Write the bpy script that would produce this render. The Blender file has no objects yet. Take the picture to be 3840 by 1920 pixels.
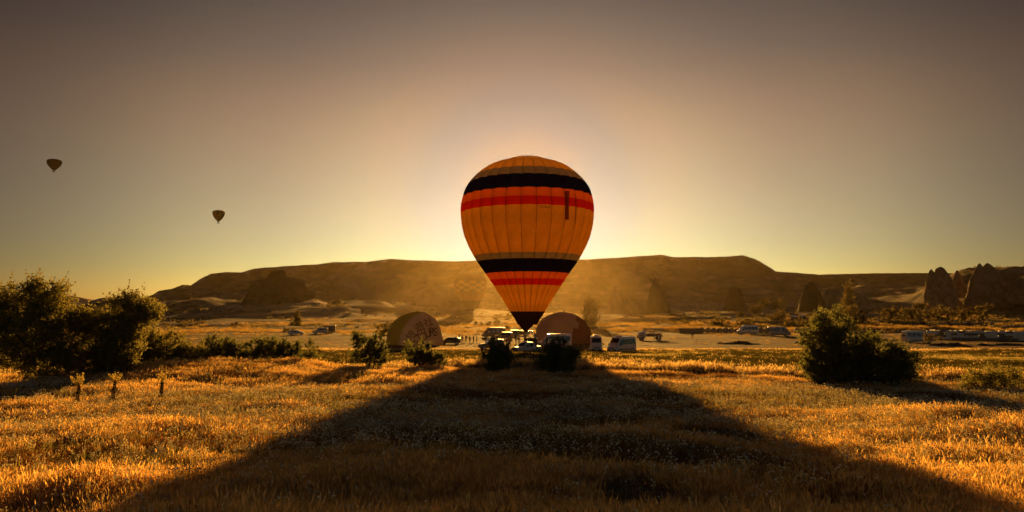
import bpy, bmesh, math, random
import numpy as np
from mathutils import Vector, Matrix, Euler

random.seed(7)
RNG = np.random.default_rng(11)
SC = bpy.context.scene
COL = SC.collection
R = math.radians

# ------------------------------------------------------------------ camera
F = 2700.0                      # focal length in photo pixels (3840 wide)
PITCH = R(4.55)
CAMZ = 6.4
cam_data = bpy.data.cameras.new('camera')
cam = bpy.data.objects.new('camera', cam_data)
COL.objects.link(cam)
cam.location = (0, 0, CAMZ)
cam.rotation_euler = (R(90) + PITCH, 0, 0)
cam_data.sensor_width = 36
cam_data.lens = F / 3840 * 36
cam_data.clip_end = 8000
cam_data.clip_start = 0.1
SC.camera = cam

# ------------------------------------------------------------------ sky, sun, exposure
SUN_EL = R(9.2)
SUN_AZ = R(0.95)
world = bpy.data.worlds.new('World')
SC.world = world
world.use_nodes = True
wn, wl = world.node_tree.nodes, world.node_tree.links
wn.clear()
w_out = wn.new('ShaderNodeOutputWorld')
w_bg = wn.new('ShaderNodeBackground')
w_sky = wn.new('ShaderNodeTexSky')
w_sky.sky_type = 'NISHITA'
w_sky.sun_disc = False
w_sky.sun_elevation = SUN_EL
w_sky.sun_rotation = SUN_AZ
w_sky.air_density = 1.0
w_sky.dust_density = 1.0
w_sky.ozone_density = 1.0
# warm sky tint by height and sun angle, raised behind camera to fill shade
SUN_VEC = (math.sin(SUN_AZ) * math.cos(SUN_EL), math.cos(SUN_AZ) * math.cos(SUN_EL), math.sin(SUN_EL))
SKY_GAIN = 0.0363
SKY_Z = [(0.000, (0.95, 1.000, 0.66)), (0.030, (0.80, 0.90, 0.67)), (0.060, (0.620, 0.754, 0.671)),
         (0.090, (0.574, 0.672, 0.643)), (0.120, (0.577, 0.631, 0.605)), (0.150, (0.611, 0.614, 0.563)),
         (0.180, (0.653, 0.599, 0.521)), (0.210, (0.699, 0.584, 0.481)), (0.240, (0.711, 0.555, 0.444)),
         (0.270, (0.688, 0.516, 0.409)), (0.300, (0.609, 0.462, 0.378)), (0.330, (0.504, 0.402, 0.350)),
         (0.360, (0.423, 0.356, 0.326)), (0.390, (0.356, 0.316, 0.304)), (0.420, (0.300, 0.281, 0.284)),
         (1.0, (0.34, 0.30, 0.28))]
SKY_A = [(0.0 / 180, (0.36, 0.44, 0.68)), (2.0 / 180, (0.36, 0.45, 0.70)), (4.0 / 180, (0.34, 0.49, 0.78)),
         (6.0 / 180, (0.31, 0.51, 0.90)), (8.0 / 180, (0.36, 0.56, 0.90)), (10.0 / 180, (0.52, 0.655, 0.86)),
         (12.0 / 180, (0.63, 0.73, 0.86)), (14.0 / 180, (0.681, 0.784, 0.871)), (17.0 / 180, (0.790, 0.824, 0.855)),
         (20.0 / 180, (0.867, 0.847, 0.827)), (23.0 / 180, (0.965, 0.884, 0.794)), (26.0 / 180, (1.000, 0.866, 0.736)),
         (29.0 / 180, (0.940, 0.778, 0.650)), (32.0 / 180, (0.848, 0.674, 0.562)), (35.0 / 180, (0.753, 0.575, 0.483)),
         (38.0 / 180, (0.674, 0.495, 0.416)), (80 / 180, (0.82, 0.78, 0.90)), (1.0, (0.92, 0.92, 1.0))]


def sky_ramp(stops):
    n = wn.new('ShaderNodeValToRGB')
    el = n.color_ramp.elements
    el[0].position, el[0].color = stops[0][0], (*stops[0][1], 1)
    el[1].position, el[1].color = stops[-1][0], (*stops[-1][1], 1)
    for p, c in stops[1:-1]:
        e = el.new(p)
        e.color = (*c, 1)
    return n


def sky_mul(a, b):
    n = wn.new('ShaderNodeMix')
    n.data_type = 'RGBA'
    n.blend_type = 'MULTIPLY'
    n.clamp_result = False
    n.inputs[0].default_value = 1.0
    wl.new(a, n.inputs[6])
    wl.new(b, n.inputs[7])
    return n.outputs[2]


w_tc = wn.new('ShaderNodeTexCoord')
w_sep = wn.new('ShaderNodeSeparateXYZ')
w_dot = wn.new('ShaderNodeVectorMath')
w_dot.operation = 'DOT_PRODUCT'
w_dot.inputs[1].default_value = SUN_VEC
w_acos = wn.new('ShaderNodeMath')
w_acos.operation = 'ARCCOSINE'
w_scale = wn.new('ShaderNodeMath')
w_scale.operation = 'MULTIPLY'
w_scale.inputs[1].default_value = 1 / math.pi
w_rz, w_ra = sky_ramp(SKY_Z), sky_ramp(SKY_A)
wl.new(w_tc.outputs['Generated'], w_sep.inputs[0])
wl.new(w_tc.outputs['Generated'], w_dot.inputs[0])
wl.new(w_dot.outputs['Value'], w_acos.inputs[0])
wl.new(w_acos.outputs[0], w_scale.inputs[0])
wl.new(w_sep.outputs['Z'], w_rz.inputs[0])
wl.new(w_scale.outputs[0], w_ra.inputs[0])
wl.new(sky_mul(sky_mul(w_sky.outputs[0], w_rz.outputs[0]), w_ra.outputs[0]), w_bg.inputs[0])
w_bg.inputs[1].default_value = SKY_GAIN
wl.new(w_bg.outputs[0], w_out.inputs[0])

sun_data = bpy.data.lights.new('sun', 'SUN')
sun_data.energy = 5.0
sun_data.angle = R(0.5)
sun_data.color = (1.0, 0.50, 0.10)
sun = bpy.data.objects.new('sun', sun_data)
COL.objects.link(sun)
SUN_DIR = Vector((math.sin(SUN_AZ) * math.cos(SUN_EL), math.cos(SUN_AZ) * math.cos(SUN_EL), math.sin(SUN_EL)))
sun.rotation_euler = SUN_DIR.to_track_quat('Z', 'Y').to_euler()
sun.location = (0, 200, 90)

SC.view_settings.view_transform = 'Standard'
SC.view_settings.look = 'None'
SC.view_settings.exposure = 0.75
SC.view_settings.gamma = 1
SC.render.engine = 'CYCLES'
SC.cycles.max_bounces = 7
SC.cycles.diffuse_bounces = 4
SC.cycles.glossy_bounces = 2
SC.cycles.transmission_bounces = 5
SC.cycles.volume_bounces = 0
SC.cycles.transparent_max_bounces = 8
SC.cycles.sample_clamp_indirect = 4.0
SC.cycles.use_denoising = True

HAZE_DENSITY = 0.000022
HAZE_G = 0.80
HAZE_COLOR = (1.0, 0.75, 0.35)

# ------------------------------------------------------------------ helpers: projection, noise
CP, SP = math.cos(PITCH), math.sin(PITCH)


def at(u, v, Y):
    """World point at depth Y (metres in front of the camera along the ground) seen at photo pixel (u, v)."""
    x, y = (u - 1920) / F, (960 - v) / F
    dy, dz = CP - y * SP, SP + y * CP
    t = Y / dy
    return Vector((x * t, Y, CAMZ + dz * t))


def vn(ix, iy, iz, seed):
    n = (ix.astype(np.int64) * 374761393 + iy.astype(np.int64) * 668265263 + iz.astype(np.int64) * 2147483647 + seed * 974634777) & 0xFFFFFFFF
    n = ((n ^ (n >> 13)) * 1274126177) & 0xFFFFFFFF
    n = ((n ^ (n >> 16)) * 2246822519) & 0xFFFFFFFF
    return ((n ^ (n >> 15)) & 0xFFFFFF) / float(0xFFFFFF)


def noise(x, y, z=None, seed=0):
    x = np.asarray(x, float)
    y = np.asarray(y, float)
    z = np.zeros_like(x) if z is None else np.asarray(z, float)
    fx, fy, fz = np.floor(x), np.floor(y), np.floor(z)
    ix, iy, iz = fx.astype(np.int64), fy.astype(np.int64), fz.astype(np.int64)
    a, b, c = x - fx, y - fy, z - fz
    a, b, c = a * a * (3 - 2 * a), b * b * (3 - 2 * b), c * c * (3 - 2 * c)
    def L(p, q, t): return p + (q - p) * t
    z0 = L(L(vn(ix, iy, iz, seed), vn(ix + 1, iy, iz, seed), a), L(vn(ix, iy + 1, iz, seed), vn(ix + 1, iy + 1, iz, seed), a), b)
    z1 = L(L(vn(ix, iy, iz + 1, seed), vn(ix + 1, iy, iz + 1, seed), a), L(vn(ix, iy + 1, iz + 1, seed), vn(ix + 1, iy + 1, iz + 1, seed), a), b)
    return L(z0, z1, c) * 2 - 1


def fbm(x, y, z=None, oct=4, seed=0, gain=0.5):
    s, amp, tot = 0, 1.0, 0
    x = np.asarray(x, float)
    y = np.asarray(y, float)
    z = np.zeros_like(x) if z is None else np.asarray(z, float)
    for i in range(oct):
        s = s + amp * noise(x * 2 ** i + 17.3 * i, y * 2 ** i - 9.1 * i, z * 2 ** i, seed + i)
        tot += amp
        amp *= gain
    return s / tot


def sstep(a, b, x):
    t = np.clip((x - a) / (b - a), 0, 1)
    return t * t * (3 - 2 * t)


# ------------------------------------------------------------------ helpers: materials
def _nodes(name):
    m = bpy.data.materials.new(name)
    m.use_nodes = True
    nt = m.node_tree
    nt.nodes.clear()
    out = nt.nodes.new('ShaderNodeOutputMaterial')
    return m, nt, out


def noise_color(nt, c1, c2, scale, coord='Object', detail=4.0, lo=0.35, hi=0.65, stretch=None):
    tc = nt.nodes.new('ShaderNodeTexCoord')
    src = tc.outputs[coord]
    if stretch:
        mp = nt.nodes.new('ShaderNodeMapping')
        mp.inputs['Scale'].default_value = stretch
        nt.links.new(src, mp.inputs[0])
        src = mp.outputs[0]
    n = nt.nodes.new('ShaderNodeTexNoise')
    n.inputs['Scale'].default_value = scale
    n.inputs['Detail'].default_value = detail
    nt.links.new(src, n.inputs['Vector'])
    r = nt.nodes.new('ShaderNodeValToRGB')
    r.color_ramp.elements[0].position = lo
    r.color_ramp.elements[1].position = hi
    r.color_ramp.elements[0].color = (*c1, 1)
    r.color_ramp.elements[1].color = (*c2, 1)
    nt.links.new(n.outputs['Fac'], r.inputs[0])
    return r.outputs[0], n


def mat_plain(name, c1, c2=None, rough=0.6, scale=3.0, metal=0.0, coat=0.0, bump=0.0, spec=0.5, stretch=None):
    m, nt, out = _nodes(name)
    p = nt.nodes.new('ShaderNodeBsdfPrincipled')
    c2 = c2 or tuple(min(1, x * 0.75) for x in c1)
    col, n = noise_color(nt, c1, c2, scale, stretch=stretch)
    nt.links.new(col, p.inputs['Base Color'])
    p.inputs['Roughness'].default_value = rough
    p.inputs['Metallic'].default_value = metal
    p.inputs['Coat Weight'].default_value = coat
    p.inputs['Specular IOR Level'].default_value = spec
    if bump:
        b = nt.nodes.new('ShaderNodeBump')
        b.inputs['Strength'].default_value = 0.6
        b.inputs['Distance'].default_value = bump
        nt.links.new(n.outputs['Fac'], b.inputs['Height'])
        nt.links.new(b.outputs[0], p.inputs['Normal'])
    nt.links.new(p.outputs[0], out.inputs[0])
    return m


def mat_leaf(name, c1, c2, trans=(0.2, 0.17, 0.05), tw=0.45, rnd=True, scale=2.0, gloss=0.0):
    """Thin leaf or blade: reflects and lets light through; colour drifts with place and instance."""
    m, nt, out = _nodes(name)
    col, n = noise_color(nt, c1, c2, scale)
    if rnd:
        oi = nt.nodes.new('ShaderNodeObjectInfo')
        hsv = nt.nodes.new('ShaderNodeHueSaturation')
        mr = nt.nodes.new('ShaderNodeMapRange')
        mr.inputs[3].default_value = 0.6
        mr.inputs[4].default_value = 1.35
        nt.links.new(oi.outputs['Random'], mr.inputs[0])
        nt.links.new(mr.outputs[0], hsv.inputs['Value'])
        nt.links.new(col, hsv.inputs['Color'])
        col = hsv.outputs[0]
    d = nt.nodes.new('ShaderNodeBsdfDiffuse')
    t = nt.nodes.new('ShaderNodeBsdfTranslucent')
    t.inputs[0].default_value = (*trans, 1)
    if rnd:
        hs2 = nt.nodes.new('ShaderNodeHueSaturation')
        hs2.inputs['Color'].default_value = (*trans, 1)
        nt.links.new(mr.outputs[0], hs2.inputs['Value'])
        nt.links.new(hs2.outputs[0], t.inputs[0])
    nt.links.new(col, d.inputs[0])
    mx = nt.nodes.new('ShaderNodeMixShader')
    mx.inputs[0].default_value = tw
    nt.links.new(d.outputs[0], mx.inputs[1])
    nt.links.new(t.outputs[0], mx.inputs[2])
    last = mx
    if gloss:
        g = nt.nodes.new('ShaderNodeBsdfGlossy')
        g.inputs['Roughness'].default_value = 0.45
        m2 = nt.nodes.new('ShaderNodeMixShader')
        m2.inputs[0].default_value = gloss
        nt.links.new(mx.outputs[0], m2.inputs[1])
        nt.links.new(g.outputs[0], m2.inputs[2])
        last = m2
    nt.links.new(last.outputs[0], out.inputs[0])
    return m


def mat_fabric(name, c, trans, tw=0.5, scale=0.6):
    """Coated nylon: weave-fine, lets low sun glow through."""
    m, nt, out = _nodes(name)
    col, n = noise_color(nt, c, tuple(x * 0.82 for x in c), scale)
    col2, n2 = noise_color(nt, trans, tuple(x * 0.8 for x in trans), scale)
    d = nt.nodes.new('ShaderNodeBsdfDiffuse')
    t = nt.nodes.new('ShaderNodeBsdfTranslucent')
    nt.links.new(col, d.inputs[0])
    nt.links.new(col2, t.inputs[0])
    mx = nt.nodes.new('ShaderNodeMixShader')
    mx.inputs[0].default_value = tw
    nt.links.new(d.outputs[0], mx.inputs[1])
    nt.links.new(t.outputs[0], mx.inputs[2])
    nt.links.new(mx.outputs[0], out.inputs[0])
    return m


# ------------------------------------------------------------------ helpers: meshes and objects
def tag(o, label=None, cat=None, group=None, kind=None):
    if label: o['label'] = label
    if cat: o['category'] = cat
    if group: o['group'] = group
    if kind: o['kind'] = kind
    return o


def empty(name, loc, rz=0.0, label=None, cat=None, group=None):
    o = bpy.data.objects.new(name, None)
    COL.objects.link(o)
    o.location = loc
    o.rotation_euler = (0, 0, rz)
    o.empty_display_size = 0.3
    return tag(o, label, cat, group)


def mesh_np(name, V, Fq, smooth=True):
    """Mesh from a vertex array and a face array (all faces with the same corner count)."""
    V = np.asarray(V, np.float32)
    Fq = np.asarray(Fq, np.int32)
    me = bpy.data.meshes.new(name)
    n, k = Fq.shape
    me.vertices.add(len(V))
    me.vertices.foreach_set('co', V.ravel())
    me.loops.add(n * k)
    me.loops.foreach_set('vertex_index', Fq.ravel())
    me.polygons.add(n)
    me.polygons.foreach_set('loop_start', np.arange(0, n * k, k, dtype=np.int32))
    me.polygons.foreach_set('loop_total', np.full(n, k, np.int32))
    me.polygons.foreach_set('use_smooth', np.full(n, smooth, bool))
    me.update()
    me.validate()
    return me


def obj(name, me, mats=None, parent=None, loc=None):
    o = bpy.data.objects.new(name, me)
    COL.objects.link(o)
    if mats is not None and not me.materials:
        for m in (mats if isinstance(mats, (list, tuple)) else [mats]):
            me.materials.append(m)
    if parent: o.parent = parent
    if loc is not None: o.location = loc
    return o


def grid_faces(nr, nc, wrap=False):
    i, j = np.meshgrid(np.arange(nr - 1), np.arange(nc if wrap else nc - 1), indexing='ij')
    i, j = i.ravel(), j.ravel()
    j2 = (j + 1) % nc
    return np.stack([i * nc + j, i * nc + j2, (i + 1) * nc + j2, (i + 1) * nc + j], 1)


class MB:
    """Collects simple shapes into one mesh."""
    def __init__(s):
        s.v, s.f, s.m = [], [], []

    def add(s, vs, fs, mi=0):
        b = len(s.v)
        s.v += [tuple(p) for p in vs]
        s.f += [tuple(b + i for i in f) for f in fs]
        s.m += [mi] * len(fs)
        return s

    def box(s, c, size, mi=0, rot=None, taper=1.0):
        hx, hy, hz = size[0] / 2, size[1] / 2, size[2] / 2
        vs = []
        for z, k in ((-hz, 1.0), (hz, taper)):
            for x, y in ((-hx, -hy), (hx, -hy), (hx, hy), (-hx, hy)):
                p = Vector((x * k, y * k, z))
                if rot is not None: p = rot @ p
                vs.append(p + Vector(c))
        return s.add(vs, [(3, 2, 1, 0), (4, 5, 6, 7), (0, 1, 5, 4), (1, 2, 6, 5), (2, 3, 7, 6), (3, 0, 4, 7)], mi)

    def tube(s, pts, rad, n=6, mi=0, cap=True):
        pts = [Vector(p) for p in pts]
        rad = rad if isinstance(rad, (list, tuple)) else [rad] * len(pts)
        rings = []
        prev = None
        for i, p in enumerate(pts):
            d = (pts[min(i + 1, len(pts) - 1)] - pts[max(i - 1, 0)])
            if d.length < 1e-9: d = Vector((0, 0, 1))
            d.normalize()
            a = d.orthogonal().normalized() if prev is None else (prev - d * prev.dot(d)).normalized()
            prev = a
            b = d.cross(a)
            rings.append([p + (a * math.cos(2 * math.pi * k / n) + b * math.sin(2 * math.pi * k / n)) * rad[i] for k in range(n)])
        vs = [q for r_ in rings for q in r_]
        fs = [(i * n + k, i * n + (k + 1) % n, (i + 1) * n + (k + 1) % n, (i + 1) * n + k) for i in range(len(pts) - 1) for k in range(n)]
        if cap:
            fs.append(tuple(reversed(range(n))))
            fs.append(tuple((len(pts) - 1) * n + k for k in range(n)))
        return s.add(vs, fs, mi)

    def disc(s, c, axis, r, h, n=16, mi=0):
        c, ax = Vector(c), Vector(axis).normalized()
        return s.tube([c - ax * h / 2, c + ax * h / 2], r, n, mi)

    def build(s, name, mats, parent=None, bevel=0.0, smooth=False, seg=1):
        me = s.mesh(name, mats, bevel, smooth, seg)
        return obj(name, me, None, parent)

    def mesh(s, name, mats, bevel=0.0, smooth=False, seg=1):
        me = bpy.data.meshes.new(name)
        me.from_pydata(s.v, [], s.f)
        for m in (mats if isinstance(mats, (list, tuple)) else [mats]):
            me.materials.append(m)
        for p, mi in zip(me.polygons, s.m):
            p.material_index = mi
            p.use_smooth = smooth
        if bevel:
            bm = bmesh.new()
            bm.from_mesh(me)
            bmesh.ops.bevel(bm, geom=list(bm.edges), offset=bevel, segments=seg, affect='EDGES', profile=0.6)
            bm.to_mesh(me)
            bm.free()
        me.update()
        return me


def copy_tree(o, parent=None):
    c = o.copy()
    COL.objects.link(c)
    c.parent = parent
    for ch in list(o.children):
        copy_tree(ch, c)
    return c

# ------------------------------------------------------------------ terrain
RIDGE = [(-400, 1140), (0, 1138), (253, 1136), (402, 1133), (552, 1125), (641, 1100), (716, 1076), (745, 1058), (768, 1040), (790, 1026), (835, 1020),
         (917, 1020), (954, 1006), (1088, 996), (1193, 990), (1252, 982), (1371, 981), (1468, 970), (1550, 975), (1700, 979),
         (1789, 976), (2206, 972), (2325, 965), (2440, 957), (2482, 954), (2519, 963), (2683, 963), (2788, 957), (2832, 970),
         (2870, 994), (2907, 1018), (2959, 1020), (3071, 1029), (3280, 1024), (3473, 1023), (3840, 1026), (4400, 1030)]
YR = 950.0
RX = np.array([at(u, v, YR).x for u, v in RIDGE])
RZ = np.array([at(u, v, YR).z for u, v in RIDGE])
BY = [-120, -10, 0, 5, 10, 17, 30, 60, 70, 118, 160, 250, 330, 420, 520, 600, 3000]
BZ = [5.2, 5.1, 4.8, 4.1, 2.9, 1.8, 1.6, 1.4, 1.05, 0.0, 0.0, 0.4, 1.6, 3.4, 7.0, 12.0, 12.0]


def ditch_y(X):
    return np.interp(X, [-80, -45, -30, -22, -10, 0, 10, 22, 40, 90], [50, 52, 57, 63.5, 65.5, 65, 62, 57.5, 53, 48])


def ground(X, Y):
    X = np.asarray(X, float)
    Y = np.asarray(Y, float)
    z = np.interp(Y, BY, BZ)
    near = 1 - sstep(70, 110, Y)
    z = z + near * (0.24 * fbm(X / 2.8, Y / 2.2, seed=3, oct=3) + 0.32 * fbm(X / 11, Y / 8, seed=5, oct=2))
    z = z + 0.95 * np.exp(-((X + 22) / 11) ** 2 - ((Y - 58) / 9) ** 2)
    z = z - 0.45 * sstep(8, 26, X) * sstep(30, 50, Y) * (1 - sstep(70, 110, Y))
    d = Y - ditch_y(X)
    w = 1.5 + 0.5 * noise(X / 6, 0 * X, seed=9)
    z = z - 1.45 * np.exp(-(d / w) ** 2) + 0.3 * np.exp(-((d + 3.5) / 1.6) ** 2) * (0.6 + 0.5 * noise(X / 3, Y / 3, seed=31))
    z = z + 0.50 * sstep(-0.2, 0.9, d) * (1 - sstep(72, 112, Y)) * sstep(-18, 2, X)
    z = z + 0.35 * fbm(X / 25, Y / 18, seed=12) * sstep(75, 100, Y) * (1 - sstep(118, 126, Y))
    z = z + 0.10 * fbm(X / 6, Y / 6, seed=14) * sstep(118, 130, Y)
    # rough ground beyond the lot: low banks and hillocks
    hk = sstep(215, 270, Y) * (1 - sstep(560, 680, Y))
    rid = 1 - np.abs(fbm(X / 62, Y / 40, seed=21, oct=3))
    z = z + hk * (3.0 * (rid - 0.75) * 2 + 1.3 * fbm(X / 18, Y / 11, seed=23, oct=3)) * (0.45 + 0.75 * sstep(0, 120, X))
    z = z + 1.1 * np.exp(-((Y - 238 - 5 * noise(X / 40, 0 * X, seed=2)) / 6) ** 2) * sstep(20, 60, X)
    # pale gullied slopes at the foot of the left mesa
    gl = np.exp(-((Y - 500) / 70) ** 2) * (1 - sstep(-120, 30, X))
    z = z + gl * (6 + 9 * np.abs(fbm(X / 30, Y / 60, seed=40, oct=3)))
    # mesa
    t = np.clip((Y - 590 + 26 * fbm(X / 90, Y / 150, seed=51, oct=3) * (1 - sstep(840, 940, Y))) / (YR - 590), 0, 1)
    S = np.interp(X * YR / np.maximum(Y, 560) * 0.35 + X * 0.65, RX, RZ)
    p = np.interp(t, [0, .12, .3, .45, .5, .66, .74, .86, .93, 1], [0, .10, .26, .34, .46, .56, .60, .70, .95, 1])
    mz = np.maximum(S - 12, 0) * p
    gul = np.abs(fbm(X / 34, Y / 110, seed=61, oct=4))
    mz = mz - (17 * (0.5 - gul) * 1.3 * t * (1 - t) ** 0.8 * 2.2) * sstep(15, 45, S)
    mz = mz + 1.6 * fbm(X / 14, Y / 14, seed=67, oct=3) * sstep(0, .1, t) * (1 - sstep(.9, 1, t))
    mz = mz - 0.03 * np.maximum(Y - YR - 10, 0)
    z = z + np.where(t > 0, mz, 0)
    # nearer hill at the right edge
    hb = sstep(300, 352, X - 0.25 * (Y - 540)) * np.exp(-((Y - 560) / 75) ** 2)
    z = z + hb * (30 + 5 * sstep(350, 400, X) + 3 * fbm(X / 16, Y / 16, seed=71, oct=3))
    return z


def gz(x, y):
    return float(ground(np.array([x]), np.array([y]))[0])


def gp(u, Y, dz=0.0, v=1200):
    x = at(u, v, Y).x
    return Vector((x, Y, gz(x, Y) + dz))


def mat_ground():
    m, nt, out = _nodes('ground')
    p = nt.nodes.new('ShaderNodeBsdfPrincipled')
    p.inputs['Roughness'].default_value = 0.95
    p.inputs['Specular IOR Level'].default_value = 0.05
    at_ = nt.nodes.new('ShaderNodeAttribute')
    at_.attribute_name = 'tone'
    n = nt.nodes.new('ShaderNodeTexNoise')
    n.inputs['Scale'].default_value = 0.35
    n.inputs['Detail'].default_value = 8
    geo = nt.nodes.new('ShaderNodeNewGeometry')
    nt.links.new(geo.outputs['Position'], n.inputs['Vector'])
    r = nt.nodes.new('ShaderNodeValToRGB')
    r.color_ramp.elements[0].position = 0.3
    r.color_ramp.elements[1].position = 0.7
    r.color_ramp.elements[0].color = (0.55, 0.55, 0.55, 1)
    r.color_ramp.elements[1].color = (1.3, 1.25, 1.2, 1)
    nt.links.new(n.outputs['Fac'], r.inputs[0])
    mx = nt.nodes.new('ShaderNodeMix')
    mx.data_type = 'RGBA'
    mx.blend_type = 'MULTIPLY'
    mx.inputs[0].default_value = 1
    nt.links.new(at_.outputs['Color'], mx.inputs[6])
    nt.links.new(r.outputs[0], mx.inputs[7])
    n2 = nt.nodes.new('ShaderNodeTexNoise')
    n2.inputs['Scale'].default_value = 0.05
    n2.inputs['Detail'].default_value = 6
    n2.inputs['Roughness'].default_value = 0.65
    mp = nt.nodes.new('ShaderNodeMapping')
    mp.inputs['Scale'].default_value = (1, 1, 3.5)
    nt.links.new(geo.outputs['Position'], mp.inputs[0])
    nt.links.new(mp.outputs[0], n2.inputs['Vector'])
    r2 = nt.nodes.new('ShaderNodeValToRGB')
    r2.color_ramp.elements[0].position = 0.38
    r2.color_ramp.elements[1].position = 0.62
    r2.color_ramp.elements[0].color = (0.5, 0.5, 0.5, 1)
    r2.color_ramp.elements[1].color = (1.45, 1.42, 1.38, 1)
    nt.links.new(n2.outputs['Fac'], r2.inputs[0])
    mx2 = nt.nodes.new('ShaderNodeMix')
    mx2.data_type = 'RGBA'
    mx2.blend_type = 'MULTIPLY'
    mx2.inputs[0].default_value = 1
    nt.links.new(mx.outputs[2], mx2.inputs[6])
    nt.links.new(r2.outputs[0], mx2.inputs[7])
    nt.links.new(mx2.outputs[2], p.inputs['Base Color'])
    b = nt.nodes.new('ShaderNodeBump')
    b.inputs['Strength'].default_value = 0.8
    b.inputs['Distance'].default_value = 0.6
    nt.links.new(n.outputs['Fac'], b.inputs['Height'])
    nt.links.new(b.outputs[0], p.inputs['Normal'])
    nt.links.new(p.outputs[0], out.inputs[0])
    return m


def lot_edges(X):
    y0 = 126 + 2.2 * noise(X / 14, 0 * X, seed=81) + 1.0 * noise(X / 4, 0 * X, seed=82)
    y1 = 206 + 7 * noise(X / 30, 0 * X, seed=83)
    return y0, y1


def gold_mask(X, Y):
    """Where dry straw-coloured grass grows beyond the lot."""
    g = fbm(X / 45, Y / 22, seed=91, oct=3) + 0.25 * fbm(X / 9, Y / 9, seed=92, oct=2)
    return sstep(0.10, 0.32, g)


def build_terrain():
    nc, nr = 720, 600
    ang = np.linspace(R(-56), R(56), nc)
    rad = np.concatenate([[6, 9], np.geomspace(12, 1340, nr - 2)])
    A, Q = np.meshgrid(ang, rad)
    X, Y = np.sin(A) * Q, np.cos(A) * Q - 20
    Z = ground(X, Y)
    me = mesh_np('ground', np.stack([X, Y, Z], -1).reshape(-1, 3), grid_faces(nr, nc))
    # colour of the soil, rock and scrub themselves
    soil = np.array([0.15, 0.105, 0.06])
    straw = np.array([0.27, 0.175, 0.07])
    green = np.array([0.085, 0.075, 0.028])
    tuff = np.array([0.42, 0.32, 0.23])
    brown = np.array([0.185, 0.125, 0.08])
    scrub = np.array([0.055, 0.045, 0.024])
    c = np.ones(X.shape + (3,)) * soil
    def mixc(c, col, m): return c + (col - c) * m[..., None]
    c = mixc(c, green, sstep(66, 74, Y) * 0.7)
    c = mixc(c, straw * 0.8, sstep(116, 124, Y))
    g = gold_mask(X, Y)
    c = mixc(c, brown * 1.2, sstep(205, 225, Y))
    c = mixc(c, straw, g * sstep(205, 225, Y) * (1 - sstep(440, 560, Y)))
    c = mixc(c, scrub, sstep(0.12, 0.3, fbm(X / 30, Y / 18, seed=95, oct=4)) * sstep(240, 280, Y) * (1 - sstep(520, 640, Y)) * sstep(-20, 80, X) * 0.8)
    rock = sstep(430, 560, Y + 40 * fbm(X / 40, Y / 40, seed=97))
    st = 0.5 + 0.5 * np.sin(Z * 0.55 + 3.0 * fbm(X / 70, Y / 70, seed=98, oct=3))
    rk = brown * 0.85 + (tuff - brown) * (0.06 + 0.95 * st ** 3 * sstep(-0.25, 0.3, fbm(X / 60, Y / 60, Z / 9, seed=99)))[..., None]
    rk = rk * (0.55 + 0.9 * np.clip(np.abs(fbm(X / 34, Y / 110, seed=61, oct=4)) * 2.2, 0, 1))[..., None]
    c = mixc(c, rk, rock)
    pale = np.exp(-((Y - 520) / 85) ** 2) * sstep(-0.15, 0.2, fbm(X / 45, Y / 45, seed=101, oct=3)) * (0.55 + 0.45 * (1 - sstep(-40, 60, X)))
    c = mixc(c, tuff * 1.15, pale * 0.85)
    c = mixc(c, scrub * 1.3, sstep(0.0, 0.25, fbm(X / 18, Y / 24, seed=103, oct=4)) * sstep(560, 640, Y) * 0.75)
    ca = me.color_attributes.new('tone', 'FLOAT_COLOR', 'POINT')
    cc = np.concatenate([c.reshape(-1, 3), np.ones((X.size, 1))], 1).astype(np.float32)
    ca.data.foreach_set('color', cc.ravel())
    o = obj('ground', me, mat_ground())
    tag(o, kind='structure')
    low = float(Z.min())
    # bare dirt lot and track where the vehicles stand
    xs = np.linspace(-52, 200, 640)
    s = np.linspace(0, 1, 150)
    y0, y1 = lot_edges(xs)
    XX = np.repeat(xs[None], 150, 0)
    YY = y0 + (y1 - y0) * s[:, None]
    rim = np.sin(np.pi * s)[:, None] ** 0.3
    rut = np.abs(fbm(XX / 22 + 3, YY / 1.3, seed=87, oct=2))
    ZZ = ground(XX, YY) + 0.05 + rim * (0.13 * fbm(XX / 2.2, YY / 1.7, seed=85, oct=4) + 0.10 * (rut - 0.25))
    ZZ = np.maximum(ZZ, ground(XX, YY) + 0.012)
    me = mesh_np('dirt_track', np.stack([XX, YY, ZZ], -1).reshape(-1, 3), grid_faces(150, 640))
    o = obj('dirt_track', me, mat_plain('dirt', (0.21, 0.105, 0.038), (0.10, 0.05, 0.02), rough=0.95, scale=0.3, spec=0.05, bump=0.05, stretch=(0.4, 1, 1)))
    tag(o, kind='structure')
    return low


LOWEST = build_terrain()

# ------------------------------------------------------------------ the big balloon
YB = 122.0
BCU = 1978.0
bc = at(BCU, 1240, YB)
BX = bc.x
PROF = [(598.5, 0), (600, 40), (603, 66), (612, 110), (625, 141), (640, 163), (655, 181), (680, 205), (702, 220), (723, 231.5), (766, 244), (799, 247), (843, 243),
        (886, 232.5), (930, 214), (973, 190.5), (1022, 156), (1071, 123), (1120, 92), (1166, 64.5), (1199, 44), (1217, 33)]
PXM = YB / F / CP * (1 / (1))          # metres per pixel across, at the balloon
pz = np.array([at(BCU, v, YB).z for v, _ in PROF])[::-1]
pr = np.array([h * YB / F * 1.0 for _, h in PROF])[::-1]
zz = np.linspace(pz[0], pz[-1] - 0.02, 240)
rr = np.interp(zz, pz, pr)
ker = np.hanning(13)
ker /= ker.sum()
rs = np.convolve(np.pad(rr, 6, mode='edge'), ker, 'valid')
wt = np.clip((zz[-1] - zz) / 1.2, 0, 1)
rr = rr * (1 - wt) + rs * wt
NG = 28


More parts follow.
